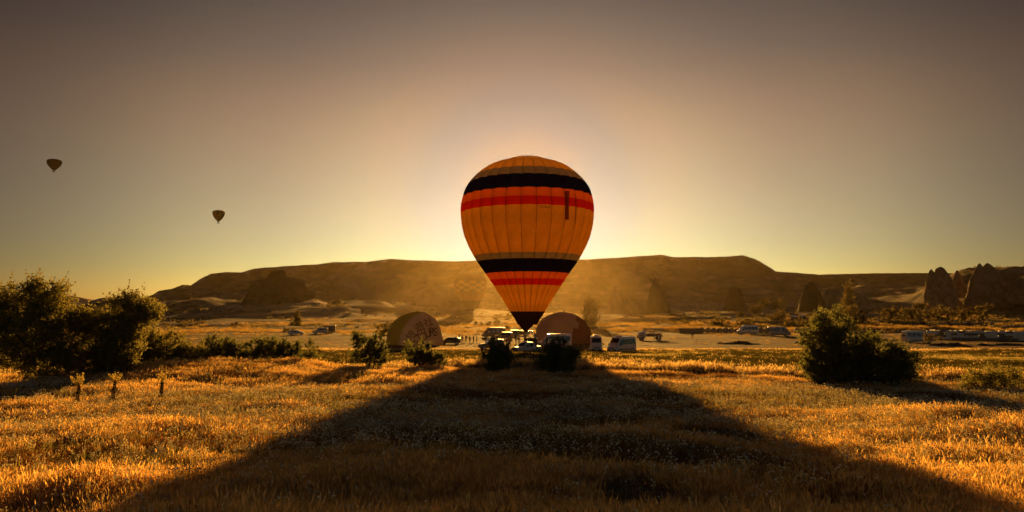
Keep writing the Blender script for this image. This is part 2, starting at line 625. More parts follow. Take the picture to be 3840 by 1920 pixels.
def brad(z):
    return np.interp(z, zz, rr)


def bsurf(phi, z, off=0.0):
    """Point on the bulging envelope, phi measured from the side that faces the camera."""
    s = (phi / (2 * math.pi / NG) + 0.5) % 1.0
    r0 = brad(z)
    bulge = (0.034 + 0.022 * sstep(vz(820), vz(690), np.asarray(z, float))) * r0 + 0.03
    r_ = r0 * 0.985 + bulge * (1 - (2 * s - 1) ** 2) ** 0.8 + off
    return np.stack([r_ * np.sin(phi), -r_ * np.cos(phi), z + 0 * phi], -1)


def vz(v):
    return at(BCU, v, YB).z


def edge_v(y):            # from the zoomed view used to measure the colour bands
    return 560 + y * 0.5436


ORANGE = mat_fabric('fabric_orange', (0.82, 0.42, 0.058), (0.94, 0.57, 0.07), 0.75)
TOPORANGE = mat_fabric('fabric_amber', (0.88, 0.52, 0.14), (1.0, 0.72, 0.18), 0.76)
GREY = mat_fabric('fabric_grey', (0.34, 0.36, 0.30), (0.40, 0.42, 0.30), 0.6)
NAVY = mat_fabric('fabric_navy', (0.032, 0.026, 0.050), (0.02, 0.012, 0.02), 0.3)
VERMILION = mat_fabric('fabric_vermilion', (0.80, 0.14, 0.025), (1.0, 0.26, 0.03), 0.72)
RED = mat_fabric('fabric_red', (0.52, 0.018, 0.014), (0.88, 0.035, 0.02), 0.66)
SKIRT = mat_fabric('fabric_charcoal', (0.045, 0.030, 0.022), (0.07, 0.035, 0.012), 0.35)
TAPE = mat_plain('load_tape', (0.10, 0.055, 0.03), rough=0.8)
BANDS = [(598.7, edge_v(185), TOPORANGE, 'crown panel'), (edge_v(185), edge_v(240), GREY, ''), (edge_v(240), edge_v(335), NAVY, ''),
         (edge_v(335), edge_v(391), VERMILION, ''), (edge_v(391), edge_v(447), RED, ''), (edge_v(447), edge_v(738), ORANGE, ''),
         (edge_v(738), edge_v(776), GREY, ''), (edge_v(776), edge_v(858), NAVY, ''), (edge_v(858), edge_v(901), VERMILION, ''),
         (edge_v(901), edge_v(943), RED, ''), (edge_v(943), edge_v(1118), ORANGE, ''), (edge_v(1118), 1217, SKIRT, '')]


def build_big_balloon():
    gx, gy = BX, YB
    root = empty('hot_air_balloon', (gx, gy, 0), 0, 'huge orange balloon with navy and red stripes standing over the pickup', 'balloon')
    z_off = 0.0
    dphi = 2 * math.pi / NG
    for (v1, v0, m, _) in BANDS:
        z1, z0 = vz(v1), vz(v0)
        n = max(3, int((z1 - z0) / 0.45) + 2)
        zs = np.linspace(z0, z1, n)
        ph = np.linspace(-dphi / 2, dphi / 2, 9)
        P, Zs = np.meshgrid(ph * 0.999999, zs)
        # slight wrinkle towards the lower, slacker cloth
        pts = bsurf(P, Zs)
        slack = np.clip((vz(900) - Zs) / 14, 0, 1) * 0.05
        w = slack * np.sin(Zs * 3.1 + 2.0 * np.cos(P * 60)) * (1 - (2 * ((P / dphi) + 0.5) - 1) ** 2)
        pts[..., 1] -= w
        me = mesh_np('fabric_panel', pts.reshape(-1, 3), grid_faces(n, 9))
        me.materials.append(m)
        for g in range(NG):
            o = obj('fabric_panel', me, None, root)
            o.rotation_euler = (0, 0, g * dphi)
    # load tapes down the seams
    zs = np.linspace(vz(1217), vz(604), 60)
    ph0 = dphi / 2
    V = []
    for z in zs:
        r_ = brad(z) * 0.985 + 0.012
        for a in (-0.035, 0.035):
            V.append((r_ * math.sin(ph0) + a * math.cos(ph0), -r_ * math.cos(ph0) + a * math.sin(ph0), z))
    me = mesh_np('load_tape', V, grid_faces(60, 2))
    me.materials.append(TAPE)
    for g in range(NG):
        o = obj('load_tape', me, None, root)
        o.rotation_euler = (0, 0, g * dphi)
    # horizontal seams
    ph = np.linspace(-math.pi, math.pi, NG * 10 + 1)[:-1]
    for v in (edge_v(478), edge_v(520), edge_v(565), edge_v(610), edge_v(655), edge_v(698), edge_v(985), edge_v(1030), edge_v(1074)):
        z = vz(v)
        V = np.concatenate([bsurf(ph, np.full_like(ph, z - 0.02), 0.012), bsurf(ph, np.full_like(ph, z + 0.02), 0.012)])
        me = mesh_np('seam_tape', V, grid_faces(2, len(ph), True))
        obj('seam_tape', me, mat_seam, root)
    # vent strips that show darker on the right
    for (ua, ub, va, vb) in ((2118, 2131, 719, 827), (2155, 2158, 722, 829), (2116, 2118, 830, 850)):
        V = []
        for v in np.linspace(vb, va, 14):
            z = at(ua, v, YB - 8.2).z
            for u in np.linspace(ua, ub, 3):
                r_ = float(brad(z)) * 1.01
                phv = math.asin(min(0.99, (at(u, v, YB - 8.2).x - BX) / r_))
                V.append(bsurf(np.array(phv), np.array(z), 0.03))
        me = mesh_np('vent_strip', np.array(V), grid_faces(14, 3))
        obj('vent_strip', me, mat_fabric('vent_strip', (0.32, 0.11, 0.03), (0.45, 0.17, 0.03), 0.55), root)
    # scalloped parachute valve on the crown
    n = 56
    V, Fc = [(0, 0, vz(597.5))], []
    for k, (r_, dz) in enumerate(((1.0, 0.0), (2.2, -0.03), (2.95, -0.10), (3.1, -0.28))):
        for j in range(n):
            a = 2 * math.pi * j / n
            sc_ = 0.14 * abs(math.sin(a * 12)) if k >= 2 else 0.05 * abs(math.sin(a * 12))
            V.append((r_ * math.cos(a), r_ * math.sin(a), vz(598) + dz + sc_ + 0.05))
    me = bpy.data.meshes.new('parachute_valve')
    Fc = [(0, 1 + j, 1 + (j + 1) % n) for j in range(n)]
    for k in range(3):
        Fc += [(1 + k * n + j, 1 + (k + 1) * n + j, 1 + (k + 1) * n + (j + 1) % n, 1 + k * n + (j + 1) % n) for j in range(n)]
    me.from_pydata(V, [], Fc)
    obj('parachute_valve', me, TOPORANGE, root)
    # scoop below the mouth, cut away on the right
    n, k = 64, 16
    z1, z0 = vz(1217), vz(1247)
    V = []
    for i in range(k):
        t = i / (k - 1)
        z = z1 + (z0 - z1) * t
        r_ = float(brad(z1)) * (1 - t) * 0.985 + 0.10 * t
        xo = -0.30 * t
        for j in range(n):
            a = 2 * math.pi * j / n
            V.append((xo + r_ * math.sin(a), -r_ * math.cos(a), z))
    Fc = []
    for q in grid_faces(k, n, True):
        c = np.mean([V[i] for i in q], 0)
        upx = c[0] * F / YB
        vpx = 1217 + (z1 - c[2]) * F / YB
        if upx < 24 - (vpx - 1217) * 1.05:
            Fc.append(tuple(int(i) for i in q))
    me = bpy.data.meshes.new('scoop')
    me.from_pydata(V, [], Fc)
    for p in me.polygons: p.use_smooth = True
    obj('scoop', me, SKIRT, root)
    # registration
    txt = text_mesh('TC-BUP', 0.56)
    uc = 2042.0
    pc = at(uc, 778.5, YB - 10.3)
    zc = pc.z
    r_ = float(brad(zc)) * 1.015
    ph_c = math.asin((pc.x - BX) / r_)
    v = np.array([p.co[:] for p in txt.vertices])
    pts = bsurf(ph_c + v[:, 0] / r_, zc + v[:, 1], 0.05)
    txt.vertices.foreach_set('co', pts.astype(np.float32).ravel())
    obj('registration_lettering', txt, mat_plain('lettering_dark', (0.03, 0.015, 0.01), rough=0.8), root)
    # flying wires from mouth to burner frame
    for a in range(8):
        an = 2 * math.pi * (a + .5) / 8
        rm = float(brad(z1))
        MB().tube([(rm * .95 * math.sin(an), -rm * .95 * math.cos(an), z1), (0.55 + 0.45 * math.sin(an), -0.45 * math.cos(an), 3.45)], 0.012, 4).build('flying_wire', TAPE, root)
    # basket hung under the mouth
    bx = 0.55
    wick = mat_plain('wicker', (0.16, 0.085, 0.035), (0.07, 0.035, 0.015), rough=0.9, scale=14, bump=0.03, stretch=(1, 1, 4))
    bk = MB()
    bk.box((bx, 0, 1.55), (2.0, 1.5, 1.15), taper=1.05)
    bo = bk.build('basket', wick, root, bevel=0.1, seg=2)
    MB().tube([(bx - 1.06, -.8, 2.15), (bx + 1.06, -.8, 2.15), (bx + 1.06, .8, 2.15), (bx - 1.06, .8, 2.15), (bx - 1.06, -.8, 2.15)], 0.07, 8).build('padded_rim', mat_plain('leather', (0.06, 0.03, 0.02), rough=0.6), bo)
    steel = mat_plain('steel', (0.75, 0.72, 0.68), (0.6, 0.58, 0.55), rough=0.2, metal=1.0)
    for sx in (-1, 1):
        for sy in (-1, 1):
            MB().tube([(bx + sx * .9, sy * .68, 2.1), (bx + sx * .5, sy * .45, 3.05)], 0.03, 6).build('upright', steel, root)
    MB().tube([(bx - .5, -.45, 3.05), (bx + .5, -.45, 3.05), (bx + .5, .45, 3.05), (bx - .5, .45, 3.05), (bx - .5, -.45, 3.05)], 0.04, 6).build('burner_frame', steel, root)
    for sx in (-1, 1):
        bu = MB()
        bu.tube([(bx + sx * .24, 0, 2.85), (bx + sx * .24, 0, 3.0), (bx + sx * .24, 0, 3.45)], [.09, .17, .17], 12)
        bu.tube([(bx + sx * .24, 0, 3.45), (bx + sx * .24, 0, 3.48)], [.19, .19], 12)
        bu.build('burner', steel, root, smooth=True)
    return root


def text_mesh(s, size):
    cu = bpy.data.curves.new('txt', 'FONT')
    cu.body = s
    cu.size = size
    cu.align_x = 'CENTER'
    cu.align_y = 'CENTER'
    cu.resolution_u = 3
    o = bpy.data.objects.new('txt', cu)
    COL.objects.link(o)
    dg = bpy.context.evaluated_depsgraph_get()
    me = bpy.data.meshes.new_from_object(o.evaluated_get(dg))
    bpy.data.objects.remove(o)
    bpy.data.curves.remove(cu)
    me.materials.clear()
    return me


mat_seam = mat_fabric('seam_thread', (0.70, 0.36, 0.055), (0.90, 0.52, 0.07), 0.72)
build_big_balloon()

# ------------------------------------------------------------------ smaller balloons in the air
FAR_PROF_T = np.array([0, .03, .10, .2, .33, .46, .58, .70, .80, .88, .94, .98, 1.0])
FAR_PROF_R = np.array([.09, .14, .27, .45, .66, .82, .925, .985, 1.0, .93, .76, .50, .02])


def far_balloon(name, label, u, vtop, vbot, hw, Y, bands, checker=None, group=None):
    """bands: list of (t0, material index); t runs from mouth to crown."""
    top, bot = at(u, vtop, Y), at(u, vbot, Y)
    rmax = hw * Y / F
    root = empty(name, (top.x, Y, bot.z), 0, label, 'balloon', group)
    H = top.z - bot.z
    nt_, n = 44, 48
    ts = np.linspace(0, 1, nt_)
    rad = np.interp(ts, FAR_PROF_T, FAR_PROF_R) * rmax
    V = []
    for t, r_ in zip(ts, rad):
        for j in range(n):
            a = 2 * math.pi * j / n
            s = (j * 16 / n) % 1.0
            k = 1 + 0.03 * (1 - (2 * s - 1) ** 2)
            V.append((r_ * k * math.sin(a), -r_ * k * math.cos(a), H * (0.10 + 0.90 * t)))
    Fq = grid_faces(nt_, n, True)
    me = mesh_np('envelope', V, Fq)
    mi = []
    for q in Fq:
        i, j = q[0] // n, q[0] % n
        t = ts[i]
        m = 0
        for t0, k in bands:
            if t >= t0: m = k
        if checker and checker[0] <= t < checker[1]:
            row = int((t - checker[0]) / (checker[1] - checker[0]) * checker[2])
            m = checker[3] if (row + (j * 16) // n) % 2 else checker[4]
        mi.append(m)
    me.polygons.foreach_set('material_index', np.array(mi, np.int32))
    return root, me, H, rmax


def finish_balloon(root, me, H, rmax, mats):
    e = obj('envelope', me, mats, root)
    wick = mat_far_basket
    bw = rmax * 0.21
    MB().box((0, 0, H * 0.025), (bw * 2, bw * 1.5, H * 0.05)).build('basket', wick, root, bevel=bw * 0.15)
    for sx in (-1, 1):
        for sy in (-1, 1):
            MB().tube([(sx * bw * .9, sy * bw * .6, H * .05), (sx * rmax * .05, sy * rmax * .05, H * .11)], rmax * 0.006, 4).build('flying_wire', wick, root)


mat_far_basket = mat_plain('far_wicker', (0.05, 0.03, 0.02), rough=0.9)
DARK1 = mat_fabric('fabric_dark_maroon', (0.055, 0.03, 0.028), (0.05, 0.02, 0.015), 0.35)
DARK2 = mat_fabric('fabric_dark_olive', (0.07, 0.05, 0.02), (0.09, 0.05, 0.015), 0.4)
a = far_balloon('hot_air_balloon', 'dark balloon floating highest, far out at the left of the sky', 204.5, 597, 645, 25, 780, [(0, 0), (.5, 0)])
finish_balloon(*a, [DARK1])
a = far_balloon('hot_air_balloon', 'dark balloon with faint olive band floating alone over the left hills', 820.5, 788, 837.5, 22, 780, [(0, 0), (.42, 1), (.56, 0)])
finish_balloon(*a, [DARK1, DARK2])
a = far_balloon('hot_air_balloon', 'orange chequered balloon half lost in golden haze behind the big balloon', 1765, 1029, 1187, 60, 480,
                [(0, 0), (.28, 3), (.72, 0), (.9, 0)], (.52, .80, 4, 1, 2))
finish_balloon(*a, [mat_fabric('fabric_brown', (0.16, 0.07, 0.03), (0.18, 0.07, 0.02), 0.4), mat_fabric('fabric_tangerine', (0.40, 0.18, 0.04), (0.5, 0.23, 0.05), 0.45),
                    mat_fabric('fabric_mauve', (0.22, 0.12, 0.10), (0.2, 0.09, 0.05), 0.4), mat_fabric('fabric_rust', (0.30, 0.11, 0.03), (0.35, 0.13, 0.03), 0.45)])

# bird high in the sky
bp = at(942, 16, 160)
bird = MB()
bird.tube([(-.22, 0, 0), (-.1, 0, .02), (.12, 0, .02), (.26, 0, .03)], [.015, .05, .06, .02], 6)
for s in (-1, 1):
    bird.add([(-.06, 0, .03), (.10, 0, .03), (.03, s * .22, .10), (-.06, s * .22, .09), (-.12, s * .46, .03), (-.02, s * .40, .045)], [(0, 1, 2, 3), (3, 2, 5, 4)])
bird.add([(-.2, .0, .0), (-.34, -.07, .0), (-.34, .07, .0)], [(0, 1, 2)])
bo = bird.build('bird', mat_plain('feather_dark', (0.03, 0.02, 0.018), rough=0.8))
bo.location = bp
bo.rotation_euler = (0.3, 0.2, 0.6)
bo.scale = (1.0, 1.0, 1.0)
tag(bo, 'tiny dark bird high in the sky above the left hills', 'bird')

# ------------------------------------------------------------------ two envelopes being filled on the ground
def ground_envelope(name, label, outline, C, Y, front, back, matfn, mats, ribs, n=120):
    """outline: photo pixels round the visible dome from the right foot over the top to the left foot."""
    pts = np.array([(at(u, v, Y).x, at(u, v, Y).z) for u, v in outline])
    c = at(C[0], C[1], Y)
    cx, cz = c.x, c.z
    ang = np.unwrap(np.arctan2(pts[:, 1] - cz, pts[:, 0] - cx))
    rad = np.hypot(pts[:, 0] - cx, pts[:, 1] - cz)
    th = np.linspace(ang[0], ang[-1], n)
    ro = np.interp(th, ang, rad)
    k = np.hanning(9); k /= k.sum()
    ro = np.convolve(np.pad(ro, 4, mode='edge'), k, 'valid')

    def depth(s, a):
        b = np.sqrt(np.clip(1 - s ** 2.6, 0, 1))
        return -front * b * (1 + 0.012 * np.sin(a * ribs) * s)

    def surf(x, z, off=0.04):
        a = np.arctan2(z - cz, x - cx)
        a = np.where(a < ang[0] - 0.5, a + 2 * np.pi, a)
        s = np.hypot(x - cx, z - cz) / np.interp(a, th, ro)
        return Y + depth(np.clip(s, 0, 0.995), a) - off

    ss = np.concatenate([np.linspace(0, 0.9, 26), np.linspace(0.92, 1, 12)])
    V = []
    for s in ss:
        V.append(np.stack([cx + ro * s * np.cos(th), Y + depth(np.full_like(th, s), th), cz + ro * s * np.sin(th)], 1))
    for j in range(1, 15):      # the long body running away behind
        q = j / 14
        s = math.cos(q * math.pi / 2) ** 0.6 if j < 14 else 0.0
        rip = 1 + 0.012 * np.sin(th * ribs)
        V.append(np.stack([cx + ro * s * np.cos(th) * rip, np.full_like(th, Y + back * q), cz + ro * s * np.sin(th)], 1))
    V = np.array(V)
    nr = len(V)
    g0 = at(C[0], C[1], Y).z
    Fq = grid_faces(nr, n)
    me = mesh_np(name, V.reshape(-1, 3), Fq)
    ctr = V.reshape(-1, 3)[Fq].mean(1)
    me.polygons.foreach_set('material_index', matfn(ctr[:, 0], ctr[:, 1], ctr[:, 2]).astype(np.int32))
    root = empty('balloon_envelope', (0, 0, 0), 0, label, 'envelope')
    obj('fabric', me, mats, root)
    return root, surf, V


def zoomA(x, y):    # measuring view of the left dome
    return 1430 + x * 0.12420, 1150 + y * 0.1242


YL = 146.0
outL = [zoomA(*p) for p in ((1835, 1150), (1870, 1085), (1800, 850), (1755, 650), (1700, 510), (1610, 380), (1500, 275), (1400, 210), (1300, 168), (1200, 148), (1080, 145),
                            (900, 165), (780, 200), (560, 300), (400, 420), (320, 520), (250, 640), (200, 780), (160, 950), (135, 1080), (130, 1190))]
bnd = np.array([[at(*zoomA(*p), YL).x, at(*zoomA(*p), YL).z] for p in ((560, 1250), (590, 950), (690, 690), (850, 420), (1000, 290), (1150, 215), (1300, 172), (1330, 120))])


def matL(x, y, z):
    xb = np.interp(z, bnd[:, 1], bnd[:, 0])
    return np.where(x < xb, 1, 0)


WHITE_CLOTH = mat_fabric('fabric_cream', (0.66, 0.55, 0.45), (0.78, 0.62, 0.42), 0.5, 0.3)
LIME_CLOTH = mat_fabric('fabric_lime', (0.36, 0.31, 0.06), (0.55, 0.50, 0.09), 0.45, 0.3)
TAN_CLOTH = mat_fabric('fabric_tan', (0.58, 0.44, 0.32), (0.70, 0.52, 0.32), 0.45, 0.3)
BROWN_CLOTH = mat_fabric('fabric_umber', (0.30, 0.15, 0.085), (0.40, 0.19, 0.08), 0.4, 0.3)
rootL, surfL, VL = ground_envelope('fabric', 'half filled cream and lime balloon envelope lettered TOURS lying on the field', outL, zoomA(1000, 1190), YL, 2.4, 17, matL, [WHITE_CLOTH, LIME_CLOTH], 46)
INK = mat_plain('lettering_brown', (0.07, 0.022, 0.010), rough=0.9)
for ch, px, py, size, rot in (('社', 1440, 462, 255, 20), ('遊', 1185, 600, 285, 30), ('旅', 945, 860, 285, 50), ('美', 845, 1085, 230, 62),
                              ('T', 1195, 925, 245, 38), ('O', 1318, 885, 255, 28), ('U', 1432, 792, 255, 16), ('R', 1572, 752, 260, 6), ('S', 1652, 755, 255, 0), ('O', 1075, 1120, 235, 45)):
    me = text_mesh(ch, 1.0)
    v = np.array([p.co[:] for p in me.vertices])[:, :2]
    if len(v) == 0: continue
    mn, mx = v.min(0), v.max(0)
    ext = (mx - mn)[1] if ch in 'TOURS' else max(mx - mn)
    v = (v - (mn + mx) / 2) / ext * size * 0.1242 * YL / F
    if ch in 'TOURS': v[:, 0] *= 0.72
    ca, sa = math.cos(R(rot)), math.sin(R(rot))
    c = at(*zoomA(px, py), YL)
    x = c.x + v[:, 0] * ca - v[:, 1] * sa
    z = c.z + v[:, 0] * sa + v[:, 1] * ca
    y = surfL(x, z, 0.06)
    # letters sit nearer the camera than the dome's rim: keep them where the cloth is
    me.vertices.foreach_set('co', np.stack([x, y, z], 1).astype(np.float32).ravel())
    o = obj('lettering', me, INK, rootL)


def zoomB(x, y):
    return 1800 + x * 0.27174, 1150 + y * 0.27174


YRR = 154.0
outR = [zoomB(*p) for p in ((1545, 510), (1550, 400), (1530, 330), (1490, 265), (1440, 195), (1370, 140), (1280, 97), (1200, 78), (1130, 72), (1060, 82), (1000, 100), (930, 128), (870, 162),
                            (820, 215), (790, 280), (775, 360), (770, 440), (775, 510))]
patch = [at(*zoomB(*p), YRR) for p in ((1325, 130), (1308, 180), (1362, 212), (1340, 305), (1282, 285), (1250, 400), (1228, 520), (1600, 520), (1600, 100))]


def in_poly(x, z, poly):
    ins = np.zeros(x.shape, bool)
    n = len(poly)
    for i in range(n):
        x1, z1, x2, z2 = poly[i].x, poly[i].z, poly[(i + 1) % n].x, poly[(i + 1) % n].z
        c = ((z1 > z) != (z2 > z)) & (x < (x2 - x1) * (z - z1) / (z2 - z1 + 1e-9) + x1)
        ins ^= c
    return ins


rootR, surfR, VR = ground_envelope('fabric', 'tan balloon envelope with dark brown patch, half filled behind the white vans', outR, zoomB(1160, 505), YRR, 2.6, 16,
                                   lambda x, y, z: np.where(in_poly(x, z, patch), 1, 0), [TAN_CLOTH, BROWN_CLOTH], 40)

# ------------------------------------------------------------------ rock towers and outcrops
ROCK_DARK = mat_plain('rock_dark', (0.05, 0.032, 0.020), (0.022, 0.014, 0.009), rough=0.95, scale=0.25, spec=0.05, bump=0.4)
ROCK_MID = mat_plain('rock_mid', (0.23, 0.15, 0.10), (0.12, 0.078, 0.05), rough=0.95, scale=0.3, spec=0.05, bump=0.5)
ROCK_PALE = mat_plain('rock_pale', (0.24, 0.165, 0.105), (0.15, 0.095, 0.06), rough=0.95, scale=0.2, spec=0.05, bump=0.4, stretch=(1, 1, 0.35))


def rock(name, label, rows, Y, mat, amp=0.10, flute=0.0, seed=1, n=44, depth=0.85, cat='rock', group=None, sink=3.0, nr=44):
    """rows: (v, left u, right u) from top to foot; lofted round with lumps."""
    v = np.array([r_[0] for r_ in rows], float)
    ul = np.array([r_[1] for r_ in rows], float)
    ur = np.array([r_[2] for r_ in rows], float)
    vv = np.linspace(v[0], v[-1], nr)
    l, r_ = np.interp(vv, v, ul), np.interp(vv, v, ur)
    V = []
    foot = None
    for i in range(nr):
        a, b = at(l[i], vv[i], Y), at(r_[i], vv[i], Y)
        cx, rx, z = (a.x + b.x) / 2, (b.x - a.x) / 2, a.z
        foot = (cx, z)
        th = np.linspace(0, 2 * math.pi, n, endpoint=False)
        x, y, zz_ = np.cos(th), np.sin(th), np.full(n, z)
        k = 1 + amp * fbm(x * 1.6 + cx * .01 + seed, y * 1.6, zz_ / max(6, rx) + seed, oct=4, seed=seed) * 2
        k = k + amp * 0.9 * fbm(x * 4.5 + seed, y * 4.5, zz_ / 4.0, oct=3, seed=seed + 4)
        k = k + flute * 2 * (np.abs(np.sin(th * 4.5 + seed + 0.6 * noise(zz_ / 5, 0 * zz_, seed=seed))) - 0.5)
        if i == 0: k = k * 0.6
        V.append(np.stack([cx + rx * x * k, Y + rx * depth * y * k, zz_ + 0.3 * amp * rx * fbm(x * 2, y * 2, zz_ * .2, seed=seed + 9)], 1))
    V = np.array(V)
    base = V[-1].copy()
    base[:, 2] -= sink
    c = V[-1].mean(0)
    base[:, :2] = c[:2] + (base[:, :2] - c[:2]) * 1.08
    V = np.concatenate([V, base[None]])
    loc = np.array([foot[0], Y, foot[1]])
    V = V - loc
    top = V[0].mean(0)
    top[2] += 0.2
    P = np.concatenate([V.reshape(-1, 3), top[None]])
    me = bpy.data.meshes.new(name)
    fs = [tuple(int(i) for i in q) for q in grid_faces(nr + 1, n, True)] + [((j + 1) % n, j, len(P) - 1) for j in range(n)]
    me.from_pydata(P.tolist(), [], fs)
    for p in me.polygons: p.use_smooth = True
    o = obj(name, me, mat, None, loc)
    return tag(o, label, cat, group)


# big dark outcrop: main body, shoulder and crown lumps belong to one rock
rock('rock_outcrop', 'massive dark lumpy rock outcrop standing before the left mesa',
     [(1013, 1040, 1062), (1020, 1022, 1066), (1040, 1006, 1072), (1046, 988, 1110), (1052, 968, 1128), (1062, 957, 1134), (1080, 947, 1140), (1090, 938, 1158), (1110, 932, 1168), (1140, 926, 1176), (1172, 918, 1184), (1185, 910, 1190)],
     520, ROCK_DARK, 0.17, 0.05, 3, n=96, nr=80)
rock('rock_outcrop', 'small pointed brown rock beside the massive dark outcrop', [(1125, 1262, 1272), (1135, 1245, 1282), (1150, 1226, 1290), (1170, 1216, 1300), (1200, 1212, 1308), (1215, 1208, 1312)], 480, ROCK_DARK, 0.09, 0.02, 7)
rock('rock_outcrop', 'low blunt hazy rock between dark outcrop and lettered envelope', [(1138, 1345, 1365), (1150, 1338, 1384), (1175, 1332, 1394), (1205, 1326, 1398)], 490, ROCK_PALE, 0.09, 0.03, 9)
rock('rock_outcrop', 'broad hazy fluted rock wall behind the chequered balloon', [(1074, 1625, 1690), (1085, 1590, 1725), (1105, 1572, 1770), (1130, 1560, 1800), (1165, 1556, 1830), (1195, 1550, 1840)], 540, ROCK_PALE, 0.10, 0.09, 13, n=72)
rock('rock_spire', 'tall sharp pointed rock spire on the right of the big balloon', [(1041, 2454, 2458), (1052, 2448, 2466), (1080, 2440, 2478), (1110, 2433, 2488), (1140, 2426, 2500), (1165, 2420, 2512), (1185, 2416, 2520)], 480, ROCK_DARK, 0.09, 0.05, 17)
rock('rock_spire', 'hazy pale pointed rock spire just right of the tan envelope', [(1072, 2304, 2309), (1090, 2296, 2318), (1120, 2288, 2330), (1150, 2280, 2342), (1185, 2268, 2356)], 500, ROCK_PALE, 0.08, 0.05, 19)
rock('rock_outcrop', 'pale creased rock foot between the two pointed spires', [(1104, 2330, 2350), (1120, 2318, 2385), (1150, 2310, 2412), (1185, 2300, 2425)], 505, ROCK_PALE, 0.12, 0.10, 21, n=60)
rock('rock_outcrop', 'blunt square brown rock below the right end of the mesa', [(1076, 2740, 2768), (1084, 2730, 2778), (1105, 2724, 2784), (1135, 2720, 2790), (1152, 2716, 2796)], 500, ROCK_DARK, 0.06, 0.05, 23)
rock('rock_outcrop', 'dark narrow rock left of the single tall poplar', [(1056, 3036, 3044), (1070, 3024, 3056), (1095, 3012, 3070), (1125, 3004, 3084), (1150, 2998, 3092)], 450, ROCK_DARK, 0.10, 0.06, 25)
rock('rock_outcrop', 'pale rounded rock slope right behind the tall poplar', [(1078, 3105, 3150), (1090, 3085, 3190), (1110, 3075, 3225), (1135, 3068, 3240)], 470, ROCK_PALE, 0.10, 0.08, 27, n=60)
rock('rock_spire', 'small cone tip, leftmost of the dark right hand spires', [(1010, 3489, 3494), (1018, 3485, 3499), (1030, 3482, 3506), (1045, 3478, 3516), (1070, 3474, 3524), (1100, 3472, 3530), (1135, 3468, 3536)], 470, ROCK_MID, 0.11, 0.08, 29)
rock('rock_spire', 'broad dome topped dark spire with pale foot among right hand spires', [(1001, 3522, 3532), (1008, 3511, 3540), (1020, 3506, 3548), (1035, 3502, 3556), (1060, 3504, 3568), (1090, 3508, 3578), (1135, 3500, 3590)], 476, ROCK_MID, 0.11, 0.08, 31)
rock('rock_spire', 'single thin cone standing alone between the two spire pairs', [(1014, 3586, 3591), (1024, 3582, 3597), (1040, 3578, 3606), (1065, 3572, 3616), (1100, 3560, 3630)], 500, ROCK_MID, 0.11, 0.08, 33)
rock('rock_spire', 'steep twin spire, left of the tallest dark pair at right', [(988, 3670, 3676), (998, 3665, 3682), (1015, 3657, 3692), (1040, 3646, 3700), (1075, 3636, 3706), (1130, 3624, 3712)], 470, ROCK_MID, 0.11, 0.08, 35)
rock('rock_spire', 'broad shouldered tallest spire at the right of the dark pair', [(987, 3699, 3706), (994, 3692, 3714), (1006, 3682, 3726), (1014, 3678, 3740), (1045, 3674, 3758), (1080, 3670, 3776), (1135, 3664, 3790)], 474, ROCK_MID, 0.11, 0.08, 37)
rock('rock_outcrop', 'dark rounded rock shoulder at the far right edge', [(1030, 3850, 3900), (1045, 3826, 3940), (1075, 3806, 3980), (1120, 3790, 4000)], 455, ROCK_MID, 0.11, 0.08, 39, n=60)
rock('rock_outcrop', 'pale gullied rock slope under the massive dark outcrop', [(1172, 1010, 1060), (1185, 985, 1110), (1210, 960, 1180), (1245, 930, 1230)], 425, ROCK_PALE, 0.14, 0.16, 41, n=80)

# ------------------------------------------------------------------ trees and shrubs
LEAF_OLIVE = mat_leaf('leaf_olive', (0.09, 0.09, 0.04), (0.13, 0.12, 0.052), (0.46, 0.40, 0.11), 0.46, rnd=False, scale=0.8)
LEAF_DARK = mat_leaf('leaf_dark', (0.055, 0.062, 0.034), (0.09, 0.092, 0.046), (0.36, 0.36, 0.11), 0.42, rnd=False, scale=1.0)
LEAF_FAR = mat_leaf('leaf_far', (0.06, 0.052, 0.026), (0.10, 0.08, 0.036), (0.30, 0.22, 0.07), 0.4, rnd=False, scale=0.3)
LEAF_YOUNG = mat_leaf('leaf_young', (0.22, 0.18, 0.06), (0.32, 0.24, 0.07), (0.90, 0.66, 0.16), 0.6, rnd=False, scale=2)
BARK = mat_plain('bark', (0.07, 0.045, 0.028), (0.035, 0.022, 0.015), rough=0.95, scale=5, bump=0.02, stretch=(1, 1, 0.2))


def leaf_mesh(name, pos, nrm, size, rng, asp=0.5, smooth=False):
    """Diamond leaves at pos facing roughly nrm."""
    n = len(pos)
    a = rng.normal(size=(n, 3))
    t = np.cross(nrm, a)
    t /= np.linalg.norm(t, axis=1)[:, None] + 1e-9
    b = np.cross(nrm, t)
    L = (size * (0.6 + 0.8 * rng.random(n)))[:, None]
    W = L * asp
    P = np.stack([pos - t * L, pos + b * W + t * L * 0.1 + nrm * W * 0.25, pos + t * L, pos - b * W + t * L * 0.1 + nrm * W * 0.25], 1)
    return mesh_np(name, P.reshape(-1, 3), np.arange(4 * n).reshape(n, 4), smooth)


